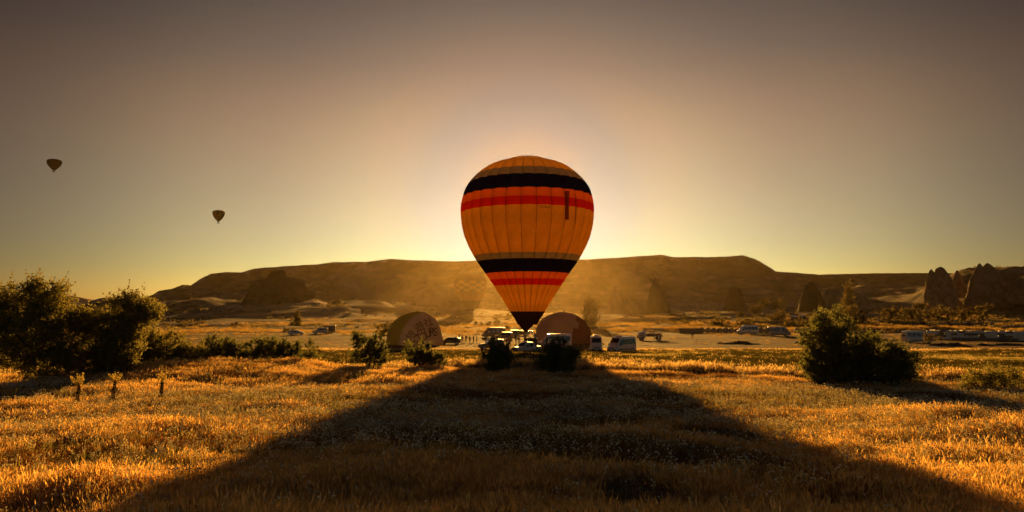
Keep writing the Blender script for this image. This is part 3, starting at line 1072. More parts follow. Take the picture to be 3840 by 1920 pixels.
def crown_points(blobs, n_leaf, rng, clump_r, per_clump=60, shell=0.62, sprig=0.2):
    """blobs (x,y,z,rx,ry,rz): leaves gathered in clumps lying in the outer shell of each blob."""
    B = np.array(blobs, float)
    area = (B[:, 3] * B[:, 5]) ** 1.0
    ncl = max(4, n_leaf // per_clump)
    pick = rng.choice(len(B), ncl, p=area / area.sum())
    d = rng.normal(size=(ncl, 3))
    d /= np.linalg.norm(d, axis=1)[:, None]
    d[:, 2] += 0.15
    rad = shell + (1 - shell) * rng.random(ncl) ** 0.6
    rad *= 1 + 0.5 * fbm(d[:, 0] * 2.3, d[:, 1] * 2.3, d[:, 2] * 2.3 + pick * 3.7, oct=2, seed=5)
    cc = B[pick, :3] + d * rad[:, None] * B[pick, 3:6]
    cs = clump_r * (0.4 + 1.0 * rng.random(ncl))
    k = rng.integers(0, ncl, n_leaf)
    off = rng.normal(size=(n_leaf, 3)) * 0.5
    off *= (cs[k] * np.array([[1, 1, 0.8]]).T).T if False else cs[k][:, None]
    pos = cc[k] + off
    nrm = off / (np.linalg.norm(off, axis=1)[:, None] + 1e-6) * 0.6 + d[k] * 0.5 + rng.normal(size=(n_leaf, 3)) * 0.7
    nrm /= np.linalg.norm(nrm, axis=1)[:, None]
    ns = int(n_leaf * sprig)           # loose sprigs that break the outline
    if ns:
        ks = rng.integers(0, ncl, ns // 9 + 1)
        out = cc[ks] + d[ks] * (cs[ks] * 0.6)[:, None]
        dirs = d[ks] * 0.6 + rng.normal(size=(len(ks), 3)) * 0.5 + np.array([0, 0, 0.5])
        dirs /= np.linalg.norm(dirs, axis=1)[:, None]
        ln = clump_r * (0.7 + 1.9 * rng.random(len(ks)) ** 1.5)
        q = rng.integers(0, len(ks), ns)
        tt = rng.random(ns)
        pos[:ns] = out[q] + dirs[q] * (ln[q] * tt)[:, None] + rng.normal(size=(ns, 3)) * clump_r * 0.08
    return pos, nrm, cc


def tree(name, label, px_blobs, Y, n_leaf, leaf, mat, base_u, base_v=None, seed=1, clump=0.35, trunk_r=0.12, cat='tree', group=None, depth=0.8, stems=1, limb=True, per=60, shell=0.6):
    rng = np.random.default_rng(seed)
    bx = at(base_u, 1300, Y).x
    bz = gz(bx, Y)
    blobs = []
    for (u, v, ru, rv) in px_blobs:
        c = at(u, v, Y)
        rx, rz = ru * Y / F, rv * Y / F
        blobs.append((c.x - bx, (rng.random() - 0.5) * rx * 0.9, c.z - bz, rx, max(rx, rz * 0.6) * depth, rz))
    root = empty(name, (bx, Y, bz), 0, label, cat, group)
    pos, nrm, cc = crown_points(blobs, n_leaf, rng, clump, per, shell)
    keep = pos[:, 2] > 0.02
    pos, nrm = pos[keep], nrm[keep]
    me = leaf_mesh('crown', pos, nrm, leaf, rng)
    obj('crown', me, mat, root)
    tb = MB()
    top = np.array(blobs)
    order = np.argsort(-top[:, 3] * top[:, 5])
    for s in range(stems):
        b = top[order[s % len(order)]]
        sx = (s - (stems - 1) / 2) * 0.25
        p0 = Vector((sx, 0, -0.15))
        p2 = Vector((b[0], b[1], b[2]))
        p1 = p0.lerp(p2, 0.5) + Vector((rng.normal() * .1, rng.normal() * .1, 0.1))
        tb.tube([p0, p1, p2, p2 + Vector((rng.normal() * .1, 0, b[5] * 0.5))], [trunk_r, trunk_r * .75, trunk_r * .45, trunk_r * .12], 7)
    tr = tb.build('trunk', BARK, root, smooth=True)
    if limb:
        lm = MB()
        ks = rng.choice(len(cc), min(len(cc), 26), replace=False)
        for k in ks:
            e = Vector(cc[k])
            b = top[order[rng.integers(0, min(stems, len(order)))]]
            f = 0.35 + 0.5 * rng.random()
            s0 = Vector((0, 0, 0)).lerp(Vector((b[0], b[1], b[2])), f)
            mid = s0.lerp(e, 0.5) + Vector(rng.normal(size=3)) * 0.12 * (e - s0).length
            lm.tube([s0, mid, e], [trunk_r * .35, trunk_r * .22, trunk_r * .06], 5, cap=False)
        lm.build('limbs', BARK, root, smooth=True)
    return root


# left group
tree('broadleaf_tree', 'tallest feathery tree at the left edge with sunlit right side',
     [(150, 1120, 78, 60), (80, 1165, 90, 75), (195, 1190, 70, 80), (130, 1270, 120, 85), (235, 1290, 60, 80), (60, 1330, 100, 80), (190, 1370, 95, 65), (20, 1220, 70, 90), (120, 1080, 30, 28), (-40, 1160, 50, 70), (-60, 1300, 80, 100)],
     50, 60000, 0.085, LEAF_OLIVE, 130, seed=21, clump=0.42, trunk_r=0.20, depth=0.75)
tree('broadleaf_tree', 'lopsided tree with crown leaning out to the right, behind saplings',
     [(470, 1135, 55, 32), (500, 1175, 75, 45), (565, 1180, 40, 38), (330, 1205, 55, 40), (420, 1225, 90, 55), (360, 1290, 75, 70), (450, 1310, 75, 70), (500, 1250, 45, 45), (340, 1370, 65, 50), (440, 1370, 60, 40)],
     52, 52000, 0.085, LEAF_OLIVE, 410, seed=23, clump=0.38, trunk_r=0.17, depth=0.75)
tree('broadleaf_bush', 'wide rounded bush right of the lopsided tree', [(560, 1310, 75, 55), (640, 1300, 70, 45), (610, 1355, 95, 50), (720, 1345, 62, 48), (520, 1370, 60, 45), (680, 1385, 70, 30)],
     60, 30000, 0.085, LEAF_OLIVE, 610, seed=25, clump=0.34, trunk_r=0.10, cat='bush', stems=3)
tree('broadleaf_bush', 'dark bush with reddish twiggy top in the left hedge line', [(790, 1310, 45, 38), (850, 1320, 45, 40), (800, 1350, 60, 32), (880, 1340, 45, 35), (905, 1355, 30, 26)],
     64, 13000, 0.09, LEAF_DARK, 830, seed=27, clump=0.30, trunk_r=0.08, cat='bush', stems=3)
tree('broadleaf_bush', 'long low dark bush at the right end of the left hedge', [(960, 1315, 45, 38), (1020, 1305, 50, 36), (1080, 1318, 48, 34), (1000, 1340, 75, 25), (1110, 1332, 35, 25)],
     68, 14000, 0.09, LEAF_DARK, 1030, seed=29, clump=0.30, trunk_r=0.08, cat='bush', stems=3)
tree('shrub', 'small loose shrub trailing off the long dark hedge bush', [(1160, 1315, 26, 32), (1150, 1340, 30, 20), (1185, 1338, 16, 16)], 64, 3600, 0.05, LEAF_DARK, 1160, seed=31, clump=0.22, trunk_r=0.05, cat='shrub')
tree('shrub', 'tall ragged shrub left of the lettered envelope', [(1340, 1278, 24, 26), (1360, 1310, 40, 35), (1410, 1300, 36, 34), (1395, 1340, 55, 32), (1425, 1335, 32, 36), (1345, 1345, 32, 22)],
     63, 9500, 0.085, LEAF_DARK, 1385, seed=33, clump=0.26, trunk_r=0.07, cat='shrub', stems=3)
tree('shrub', 'upright dark shrub directly in front of the lettered envelope', [(1588, 1318, 26, 24), (1560, 1342, 40, 26), (1612, 1342, 40, 28), (1585, 1354, 58, 20), (1535, 1300, 9, 18)],
     64, 8500, 0.085, LEAF_DARK, 1582, seed=35, clump=0.25, trunk_r=0.07, cat='shrub', stems=3)
tree('shrub', 'little low shrub tucked against the right of the envelope shrub', [(1650, 1350, 18, 20), (1665, 1360, 14, 12)], 64, 1800, 0.05, LEAF_DARK, 1652, seed=36, clump=0.18, trunk_r=0.04, cat='shrub')
tree('shrub', 'ragged black shrub just left of the pickup, twigs poking up', [(1850, 1296, 18, 22), (1868, 1325, 42, 30), (1895, 1345, 38, 36), (1850, 1350, 40, 34), (1870, 1378, 52, 24), (1825, 1335, 14, 14), (1920, 1335, 16, 14), (1910, 1310, 14, 16)],
     60, 8200, 0.085, LEAF_DARK, 1872, seed=37, clump=0.22, trunk_r=0.08, cat='shrub', stems=3, shell=0.35)
tree('shrub', 'large rounded black shrub right of the pickup hiding a van', [(2085, 1300, 34, 28), (2060, 1330, 44, 34), (2115, 1325, 44, 38), (2090, 1370, 72, 38), (2145, 1335, 26, 28), (2030, 1355, 24, 28), (2160, 1320, 14, 16)],
     59, 13000, 0.085, LEAF_DARK, 2090, seed=39, clump=0.26, trunk_r=0.08, cat='shrub', stems=3, shell=0.4)
tree('broadleaf_tree', 'big dark round tree on the right half of the field',
     [(3130, 1235, 70, 55), (3085, 1290, 65, 60), (3170, 1290, 75, 65), (3110, 1360, 85, 65), (3190, 1370, 75, 70), (3060, 1390, 40, 45), (3140, 1420, 90, 40), (3225, 1330, 40, 50)],
     53, 40000, 0.09, LEAF_DARK, 3140, seed=41, clump=0.36, trunk_r=0.16, depth=0.8)
tree('broadleaf_tree', 'lower dark tree leaning against the right side of the big round tree',
     [(3300, 1325, 55, 48), (3350, 1355, 60, 50), (3300, 1400, 85, 50), (3390, 1400, 48, 45), (3255, 1390, 45, 55), (3415, 1425, 28, 25)],
     53, 24000, 0.09, LEAF_DARK, 3310, seed=43, clump=0.34, trunk_r=0.12, depth=0.8)
tree('shrub', 'wide loose shrub at the far right edge of the field', [(3680, 1415, 60, 40), (3740, 1430, 60, 38), (3820, 1440, 60, 40), (3640, 1440, 40, 26), (3780, 1400, 40, 26)],
     50, 9000, 0.06, LEAF_OLIVE, 3730, seed=45, clump=0.28, trunk_r=0.06, cat='shrub', stems=4, shell=0.3)
# bare twiggy bush
def twig_bush(label, u, Y, h, seed, n=40, spread=0.7):
    rng = np.random.default_rng(seed)
    p = gp(u, Y)
    root = empty('bare_bush', p, 0, label, 'bush')
    m = MB()
    for k in range(n):
        d = Vector((rng.normal() * spread * .5, rng.normal() * spread * .4, 1)).normalized()
        L = h * (0.5 + 0.5 * rng.random())
        b = Vector((rng.normal() * .12, rng.normal() * .12, -.05))
        mid = b + d * L * .5 + Vector(rng.normal(size=3)) * .05
        e = b + d * L + Vector((rng.normal() * .12, rng.normal() * .1, 0))
        m.tube([b, mid, e], [.014, .010, .004], 4, cap=False)
        for q in range(3):
            s = mid.lerp(e, rng.random())
            m.tube([s, s + (d + Vector(rng.normal(size=3)) * .5) * L * .25], [.006, .003], 3, cap=False)
    m.build('twigs', mat_plain('twig', (0.10, 0.055, 0.03), rough=0.95), root)


twig_bush('leafless twiggy bush standing alone between the middle shrubs', 1752, 63, 1.25, 51)
twig_bush('thin bare twigs by the left tree foot, beside the saplings', 150, 41, 1.0, 53, n=12, spread=0.5)

# saplings
def sapling(label, u, Y, h_guard, h_crown, lean, seed, wide=1.0, guard=True):
    rng = np.random.default_rng(seed)
    p = gp(u, Y)
    h_guard, h_crown = h_guard * 1.2, h_crown * 1.2
    root = empty('sapling', p, 0, label, 'sapling', 'saplings planted along the left of the field')
    m = MB()
    m.tube([(0, 0, -.1), (lean * .5, 0, h_guard * .5), (lean, 0, h_guard + .1)], [.02, .018, .015], 6)
    m.build('trunk', BARK, root)
    if guard:      # dry leafy guard wrapped round the stem, ragged at the edge
        n = 420
        t = rng.random(n)
        a = rng.random(n) * 2 * math.pi
        r_ = 0.035 + 0.07 * (1 - t) * rng.random(n) + 0.03
        pos = np.stack([lean * t + r_ * np.cos(a), r_ * np.sin(a), t * h_guard], 1)
        nr_ = np.stack([np.cos(a), np.sin(a), -0.6 + 0 * a], 1) + rng.normal(size=(n, 3)) * .4
        nr_ /= np.linalg.norm(nr_, axis=1)[:, None]
        obj('stem_guard', leaf_mesh('stem_guard', pos, nr_, 0.045, rng), mat_guard, root)
    sh = MB()
    lp, ln = [], []
    for k in range(int(16 * wide)):
        d = Vector((rng.normal() * .38 * wide, rng.normal() * .38 * wide, 1)).normalized()
        L = h_crown * (0.6 + .45 * rng.random())
        b = Vector((lean, 0, h_guard * 0.98))
        mid = b + d * L * .45 + Vector((d.x * .12, d.y * .12, 0))
        e = b + Vector((d.x * 1.15, d.y * 1.15, 1)).normalized() * L
        sh.tube([b, mid, e], [.008, .006, .002], 4, cap=False)
        for q in range(34):
            f = .12 + .88 * rng.random()
            c = (b.lerp(mid, f * 2) if f < .5 else mid.lerp(e, f * 2 - 1))
            lp.append(np.array(c) + rng.normal(size=3) * .018)
            ln.append(rng.normal(size=3) + np.array([0, -.3, .3]))
    sh.build('shoots', BARK, root)
    ln = np.array(ln)
    ln /= np.linalg.norm(ln, axis=1)[:, None]
    obj('crown', leaf_mesh('crown', np.array(lp), ln, 0.032, rng, 0.4), LEAF_YOUNG, root)


mat_guard = mat_leaf('leaf_withered', (0.045, 0.032, 0.018), (0.075, 0.05, 0.025), (0.10, 0.06, 0.02), 0.3, rnd=False)
sapling('bushy golden sapling without guard at the left edge', 38, 40, 0.18, 0.85, 0.05, 1, wide=1.9, guard=False)
sapling('young sapling with spread crown, leftmost of the three guarded ones', 303, 38.5, 0.85, 0.62, 0.06, 2, wide=1.3)
sapling('leaning young sapling, middle of the three guarded ones', 432, 38.8, 1.02, 0.50, 0.14, 3)
sapling('young sapling with tall shoot, rightmost of the three guarded ones', 611, 38.8, 0.90, 0.56, 0.10, 4, wide=1.1)

# distant trees
def poplar(label, u, vtop, vbot, hw, Y, n, seed, leaf=0.35, mat=None, shape='column'):
    c0, c1 = at(u, vbot, Y), at(u, vtop, Y)
    k = 7
    bl = []
    for i in range(k):
        t = (i + .5) / k
        w = hw * (math.sin(math.pi * min(1, .18 + t * .86)) ** .6 if shape == 'column' else 1) * (1.05 - .25 * t)
        bl.append((u + math.sin(i * 2.1 + seed) * hw * .12, vbot + (vtop - vbot) * t, max(2, w), abs(vtop - vbot) / k * .85))
    return tree('poplar_tree', label, bl, Y, n, leaf, mat or LEAF_FAR, u, seed=seed, clump=hw * Y / F * .45, trunk_r=.25, per=40, depth=1.0, limb=False)


poplar('single tall columnar poplar rising behind the big round right tree', 3184, 1066, 1205, 24, 300, 5200, 61, leaf=.26)
poplar('slim hazy poplar in front of the pale gullied slope', 1112, 1160, 1246, 15, 290, 3000, 62, leaf=.26)
poplar('broad hazy poplar rising behind the tan envelope', 2212, 1118, 1250, 33, 260, 5000, 63, leaf=.28)
poplar('short narrow poplar by the round bushes beyond the lot', 2568, 1182, 1240, 9, 290, 1400, 64, leaf=.24)
poplar('stubby little poplar right beside the short narrow one', 2582, 1212, 1240, 6, 290, 700, 65, leaf=.22)
far_list = [
    ('bush', 'round dark bush near the tan bales beyond the lot', [(2680, 1225, 26, 16), (2705, 1222, 30, 22), (2690, 1210, 12, 14)], 275, 2600),
    ('bush', 'low spreading bush at the foot of the tall spire', [(2475, 1222, 24, 14), (2510, 1225, 26, 14), (2450, 1230, 16, 9)], 290, 2400),
    ('bush', 'round bush on the golden slope below the parked cars', [(2835, 1165, 20, 15), (2828, 1172, 14, 9)], 380, 1800),
    ('tree', 'tiny lone tree on the golden slope', [(2776, 1180, 9, 8)], 370, 700),
    ('bush', 'golden rimmed bush beside the small white car at left', [(1090, 1252, 26, 12), (1075, 1243, 12, 10)], 235, 2200),
    ('bush', 'small bush left of the slim hazy poplar', [(1062, 1245, 14, 14)], 300, 900),
    ('bush', 'bush standing left of the lettered envelope', [(1425, 1245, 16, 18), (1450, 1232, 18, 22), (1440, 1262, 20, 12)], 200, 2400),
    ('tree', 'dark tree, leftmost in the far right tree row', [(3330, 1185, 30, 24), (3355, 1175, 20, 16)], 300, 2600),
    ('tree', 'wide dark tree, second in the far right tree row', [(3400, 1185, 40, 24), (3430, 1180, 28, 20)], 300, 3000),
    ('tree', 'darkest dome shaped tree in the far right tree row', [(3520, 1180, 44, 30), (3490, 1190, 30, 22), (3560, 1190, 26, 20)], 300, 3600),
    ('tree', 'loose brownish tree at the right end of the far tree row', [(3620, 1180, 22, 28), (3650, 1185, 26, 22), (3600, 1190, 20, 18)], 300, 2400),
    ('tree', 'pointed small tree right of the far tree row', [(3690, 1190, 14, 16), (3695, 1175, 8, 12)], 300, 1200),
    ('bush', 'flat dark bush out in the right hand stubble', [(3680, 1157, 22, 8), (3700, 1155, 18, 8)], 400, 1200),
    ('tree', 'dark tree close behind the poplar foot', [(3225, 1190, 26, 26), (3240, 1200, 24, 20)], 290, 2200),
    ('tree', 'round dark tree above the white shed roofs', [(2920, 1145, 26, 16), (2905, 1150, 20, 12)], 380, 2000),
    ('tree', 'dark spreading tree left of the white shed roofs', [(2925, 1185, 24, 16), (2900, 1195, 24, 14)], 310, 2000),
    ('tree', 'brown tree by the rock left of the white shed roofs', [(2868, 1140, 14, 16)], 390, 900),
    ('bush', 'bush between white shed roofs and tall poplar', [(3080, 1205, 28, 14), (3050, 1210, 20, 12)], 285, 1600),
    ('bush', 'dark bush at the foot of the shed bank', [(2960, 1218, 26, 12), (2990, 1222, 22, 12)], 275, 1700),
    ('bush', 'low dark bush right of the round bale bush', [(2790, 1222, 28, 12), (2825, 1222, 22, 14)], 275, 1700),
    ('bush', 'hazy bush under the big balloon at left', [(1895, 1236, 20, 9)], 255, 900),
    ('bush', 'soft bush at the foot of the pale left slope', [(960, 1235, 26, 12), (940, 1240, 18, 10)], 300, 1500),
    ('bush', 'small bush under the left mesa foot, nearest the hedge', [(880, 1222, 12, 12), (868, 1228, 10, 8)], 300, 800),
    ('tree', 'small dark tree before the leftmost spires', [(3460, 1150, 24, 10), (3440, 1148, 16, 9)], 400, 1300),
    ('bush', 'green bush at the foot of the tallest spire pair', [(3680, 1122, 18, 12)], 440, 900),
]
for i, (kind, lab, bl, Y, n) in enumerate(far_list):
    tree('distant_tree' if kind == 'tree' else 'distant_bush', lab, bl, Y, n, 0.0011 * Y, LEAF_FAR, bl[0][0], seed=200 + i, clump=Y * 0.0016, trunk_r=.2, cat=kind, per=36, depth=.9, limb=False, shell=.45)

# ------------------------------------------------------------------ scrub over the far slopes, too many and small to count
def build_scrub():
    rng = np.random.default_rng(77)
    n = 5200
    Y = 255 + 420 * rng.random(n) ** 1.1
    X = (rng.random(n) * 2 - 1) * Y * 0.78
    d = fbm(X / 40, Y / 26, seed=95, oct=4) + 0.25 * sstep(20, 120, X)
    k = d > 0.12 + 0.25 * rng.random(n)
    k &= ~((np.abs(X - at(1765, 1180, 480).x) < 14) & (np.abs(Y - 480) < 14))
    X, Y = X[k], Y[k]
    Z = ground(X, Y)
    P, N, S = [], [], []
    m = 26
    for x, y, z in zip(X, Y, Z):
        r_ = 0.6 + 1.5 * rng.random() ** 2
        d = rng.normal(size=(m, 3))
        d /= np.linalg.norm(d, axis=1)[:, None]
        q = np.array([x, y, z + r_ * .35]) + d * np.array([r_ * 1.2, r_, r_ * .65]) * (0.5 + .5 * rng.random((m, 1)))
        P.append(q)
        N.append(d + rng.normal(size=(m, 3)) * .5)
    P, N = np.concatenate(P), np.concatenate(N)
    N /= np.linalg.norm(N, axis=1)[:, None]
    o = obj('scrub', leaf_mesh('scrub', P, N, 0.38, rng, .7), LEAF_FAR)
    tag(o, 'low dark scrub scattered over the far slopes and banks', 'scrub', kind='stuff')


build_scrub()

# ------------------------------------------------------------------ vehicles
PAINT_WHITE = mat_plain('paint_white', (0.62, 0.58, 0.55), (0.54, 0.50, 0.47), rough=0.28, coat=0.6, scale=0.8)
PAINT_DARK = mat_plain('paint_dark', (0.06, 0.045, 0.04), rough=0.3, coat=0.5)
PAINT_BROWN = mat_plain('paint_brown', (0.16, 0.075, 0.04), rough=0.4, coat=0.3)
PAINT_SILVER = mat_plain('paint_silver', (0.42, 0.40, 0.38), rough=0.3, coat=0.6)
GLASS = mat_plain('glass_dark', (0.018, 0.016, 0.016), (0.012, 0.011, 0.011), rough=0.06, spec=0.8)
RUBBER = mat_plain('rubber', (0.02, 0.018, 0.016), rough=0.85)
PLASTIC = mat_plain('plastic_black', (0.03, 0.027, 0.025), rough=0.6)
CHROME = mat_plain('alloy', (0.55, 0.53, 0.5), rough=0.3, metal=1.0)
LAMP = mat_plain('lamp_lens', (0.7, 0.68, 0.62), rough=0.1, spec=0.9)
TAIL = mat_plain('tail_lens', (0.35, 0.02, 0.01), rough=0.15)
PLATE = mat_plain('number_plate', (0.7, 0.68, 0.6), rough=0.5)


def body_loft(stations, mat, name='body', parent=None):
    """stations: (x, floor z, belt z, roof z, half width at belt, half width at roof)."""
    V = []
    for (x, zf, zb, zr, wb, wr) in stations:
        half = [(wb * .93, zf), (wb, zf + .22), (wb, zb), (wr + .03, zr - .16), (wr - .05, zr - .03), (wr * .55, zr)]
        V += [(x, y, z) for y, z in half] + [(x, -y, z) for y, z in reversed(half)]
    n = 12
    fs = [tuple(int(i) for i in q) for q in grid_faces(len(stations), n, True)]
    fs.append(tuple(range(n)))
    fs.append(tuple(reversed(range((len(stations) - 1) * n, len(stations) * n))))
    me = bpy.data.meshes.new(name)
    me.from_pydata(V, [], fs)
    for p in me.polygons: p.use_smooth = False
    bm = bmesh.new()
    bm.from_mesh(me)
    bmesh.ops.recalc_face_normals(bm, faces=bm.faces)
    bm.to_mesh(me)
    bm.free()
    return obj(name, me, mat, parent)


def st_at(stations, x):
    S = np.array(stations)
    S = S[np.argsort(S[:, 0])]
    return [float(np.interp(x, S[:, 0], S[:, i])) for i in range(6)]


def side_quad(stations, x0, x1, z0f, z1f, side, off=0.012):
    """A pane lying on the upper side of the body between two x; z as fraction belt..cant rail."""
    P = []
    for x, f in ((x0, z0f), (x1, z0f), (x1, z1f), (x0, z1f)):
        _, zf, zb, zr, wb, wr = st_at(stations, x)
        z = zb + (zr - .16 - zb) * f
        y = wb + (wr + .03 - wb) * f
        P.append((x, side * (y + off), z))
    return P


def wheel(root, x, y, r, w=0.2, side=1):
    m = MB()
    m.disc((x, y, r), (0, 1, 0), r, w, 18)
    t = m.build('wheel', RUBBER, root, bevel=0.03)
    MB().disc((x, y + side * w * .5, r), (0, 1, 0), r * .62, 0.03, 14).build('rim', CHROME, t)


VAN = [(-2.95, .42, 1.25, 2.50, .94, .78), (-2.88, .36, 1.28, 2.62, .98, .82), (-1.5, .34, 1.28, 2.68, .99, .84), (1.0, .34, 1.28, 2.68, .99, .84), (1.35, .34, 1.27, 2.62, .99, .82), (1.62, .34, 1.26, 2.42, .98, .80),
       (2.28, .34, 1.25, 1.66, .97, .78), (2.40, .34, 1.18, 1.44, .97, .80), (2.82, .34, .98, 1.20, .92, .76), (2.95, .40, .82, .98, .84, .68)]


def van(label, u, Y, yaw, paint=None, lower=None, roof_unit=True, group='passenger vans parked round the lot', detail=True, lamp=True, length=1.0, dz=0.0):
    paint = paint or PAINT_WHITE
    p = gp(u, Y, dz)
    root = empty('passenger_van', p, yaw, label, 'van', group)
    S = [(x * length, *r_) for x, *r_ in VAN]
    body_loft(S, paint, 'body', root)
    # glass
    ws = MB()
    a, b = S[5], S[6]
    ws.add([(a[0] + .03, a[5] * .93, a[3] - .02), (a[0] + .03, -a[5] * .93, a[3] - .02), (b[0] + .035, -b[5] * 1.03, b[3] + .01), (b[0] + .035, b[5] * 1.03, b[3] + .01)], [(0, 1, 2, 3)])
    ws.build('windscreen', GLASS, root)
    for s in (-1, 1):
        xs = [-2.75, -1.75, -.72, .30, 1.18]
        for i in range(4):
            MB().add(side_quad(S, (xs[i] + .04) * length, (xs[i + 1] - .04) * length, .10, .78, s), [(0, 1, 2, 3)]).build('side_window', GLASS, root)
        MB().add(side_quad(S, 1.26 * length, 1.98 * length, .06, .78, s)[:2] + [side_quad(S, 1.26 * length, 1.55 * length, .06, .80, s)[2], side_quad(S, 1.26 * length, 1.98 * length, .06, .80, s)[3]], [(0, 1, 2, 3)]).build('door_window', GLASS, root)
        for x in (-1.75, 1.98):
            wheel(root, x * length, s * .88, .36, side=s)
        MB().box((2.05 * length, s * 1.12, 1.42), (.10, .20, .30)).tube([(2.05 * length, s * .96, 1.35), (2.05 * length, s * 1.08, 1.40)], .025, 5).build('wing_mirror', PLASTIC, root, bevel=.0)
        MB().box((2.83 * length, s * .64, .92), (.20, .26, .26)).build('headlight', LAMP, root, bevel=.04)
        MB().box((-2.93 * length, s * .85, 1.05), (.06, .10, .5)).build('tail_light', TAIL, root)
        MB().box((.1, s * 1.0, .62), (4.6 * length, .03, .12)).build('rub_strip', PLASTIC, root)
    MB().box((2.93 * length, 0, .50), (.18, 1.72, .28)).build('bumper', PLASTIC if lower is None else lower, root, bevel=.05)
    g = MB()
    for k in range(3):
        g.box((2.94 * length, 0, .78 + k * .075), (.06, .86, .05))
    g.build('grille', PLASTIC, root)
    MB().box((3.03 * length, 0, .55), (.015, .48, .11)).build('number_plate', PLATE, root)
    MB().add([(-2.955 * length, -.68, 1.45), (-2.955 * length, .68, 1.45), (-2.945 * length, .62, 2.2), (-2.945 * length, -.62, 2.2)], [(3, 2, 1, 0)]).build('rear_window', GLASS, root)
    if roof_unit:
        MB().box((.75 * length, 0, 2.76), (.9, 1.0, .16), taper=.85).build('roof_unit', PAINT_WHITE, root, bevel=.04)
    return root


van('white passenger van facing straight to camera with black windscreen', 2234, 121, R(-90 - 4))
van('white passenger van turned three quarters beside the front facing one', 2330, 119, R(-90 - 42))
van('pale passenger van side on, half hidden by the round black shrub', 2082, 131, R(180 - 6), roof_unit=False)
van('white passenger van facing left by the tan bales', 2803, 212, R(180 + 5), roof_unit=False)
van('two tone dark sided passenger van facing right by the brush heap', 2920, 196, R(3), lower=PLASTIC, roof_unit=False, paint=mat_plain('paint_taupe', (0.30, 0.26, 0.23), rough=0.3, coat=.5))
van('white passenger van facing right before the long stack of blocks', 3437, 156, R(2), roof_unit=False)
PAINT_TAN = mat_plain('paint_tan', (0.26, 0.18, 0.11), (0.20, 0.14, 0.085), rough=0.45, coat=0.2)
van('hazy pale minibus left of the big balloon mouth', 1852, 185, R(175), roof_unit=False, paint=PAINT_TAN)

CAR = [(-2.15, .45, .85, .95, .80, .66), (-2.05, .36, .95, 1.28, .86, .62), (-1.5, .32, .96, 1.46, .88, .60), (.2, .32, .95, 1.50, .88, .60), (.55, .32, .94, 1.42, .88, .60), (1.15, .32, .92, 1.06, .88, .70), (1.9, .34, .82, .92, .86, .70), (2.12, .42, .68, .74, .78, .62)]
SUV = [(-2.2, .50, 1.05, 1.55, .86, .68), (-2.12, .42, 1.08, 1.82, .90, .70), (-1.4, .40, 1.08, 1.90, .92, .72), (.25, .40, 1.08, 1.90, .92, .72), (.5, .40, 1.07, 1.80, .92, .71), (1.0, .40, 1.05, 1.24, .92, .76), (1.95, .42, .98, 1.10, .90, .74), (2.2, .50, .80, .90, .84, .70)]


def car(label, name, S, u, Y, yaw, paint, cat='car', wr=.32, dz=0.0, group=None, glassx=(-1.9, -.75, .1, .72), rack=False):
    root = empty(name, gp(u, Y, dz), yaw, label, cat, group)
    body_loft(S, paint, 'body', root)
    T = sorted(S)
    roof = max(T, key=lambda r_: r_[3])
    fr = [r_ for r_ in T if r_[0] > 0]
    a, b = None, None
    for i in range(len(T) - 1):
        if T[i][0] > 0 and T[i][3] - T[i + 1][3] > .25:
            a, b = T[i], T[i + 1]
            break
    if a:
        MB().add([(a[0] + .03, a[5] * .9, a[3] - .02), (a[0] + .03, -a[5] * .9, a[3] - .02), (b[0] + .02, -b[5], b[3] + .02), (b[0] + .02, b[5], b[3] + .02)], [(0, 1, 2, 3)]).build('windscreen', GLASS, root)
    for s in (-1, 1):
        for i in range(len(glassx) - 1):
            MB().add(side_quad(T, glassx[i] + .03, glassx[i + 1] - .03, .10, .85, s), [(0, 1, 2, 3)]).build('side_window', GLASS, root)
        for x in (-1.32, 1.38):
            wheel(root, x, s * .80, wr, side=s)
        MB().box((T[-1][0] - .10, s * .58, T[-1][2]), (.16, .26, .14)).build('headlight', LAMP, root)
        MB().box((T[0][0] + .02, s * .68, T[0][2]), (.06, .16, .18)).build('tail_light', TAIL, root)
        MB().box((.82, s * 1.0, T[3][2] + .1), (.10, .16, .12)).build('wing_mirror', PLASTIC, root)
    MB().box((T[-1][0] + .01, 0, T[-1][1] + .05), (.12, 1.5, .2)).build('bumper', PLASTIC, root, bevel=.03)
    return root


PICK = [(-2.6, .55, .98, 1.08, .86, .80), (-2.55, .48, 1.0, 1.12, .90, .84), (-1.02, .45, 1.02, 1.14, .92, .84), (-.98, .45, 1.05, 1.66, .92, .70), (-.85, .45, 1.05, 1.80, .92, .70), (.35, .45, 1.05, 1.82, .92, .70), (.62, .45, 1.04, 1.72, .92, .70),
        (1.22, .45, 1.02, 1.16, .92, .78), (2.15, .46, .98, 1.06, .90, .76), (2.5, .50, .80, .92, .84, .70)]
pk = car('white double cab pickup parked under the big balloon basket', 'pickup_truck', PICK, 1974, 117.5, R(180 + 38), PAINT_WHITE, 'pickup', wr=.40, glassx=(-.80, -.05, .70))
MB().box((.15, 0, 1.86), (.25, 1.1, .07)).build('light_bar', LAMP, pk, bevel=.02)
for sy in (-.45, -.15, .15, .45):
    MB().box((.32, sy, 1.92), (.10, .17, .15)).build('roof_lamp', LAMP, pk, bevel=.03)
for sy in (-.78, .78):
    MB().tube([(-1.1, sy, 1.1), (-1.15, sy * .8, 1.78), (-1.15, 0, 1.80)], .035, 6).build('roll_bar', CHROME, pk)
for k in range(4):
    pass
g = MB()
for k in range(3):
    g.box((2.53, 0, .68 + k * .08), (.05, 1.1, .045))
g.build('grille', PLASTIC, pk)
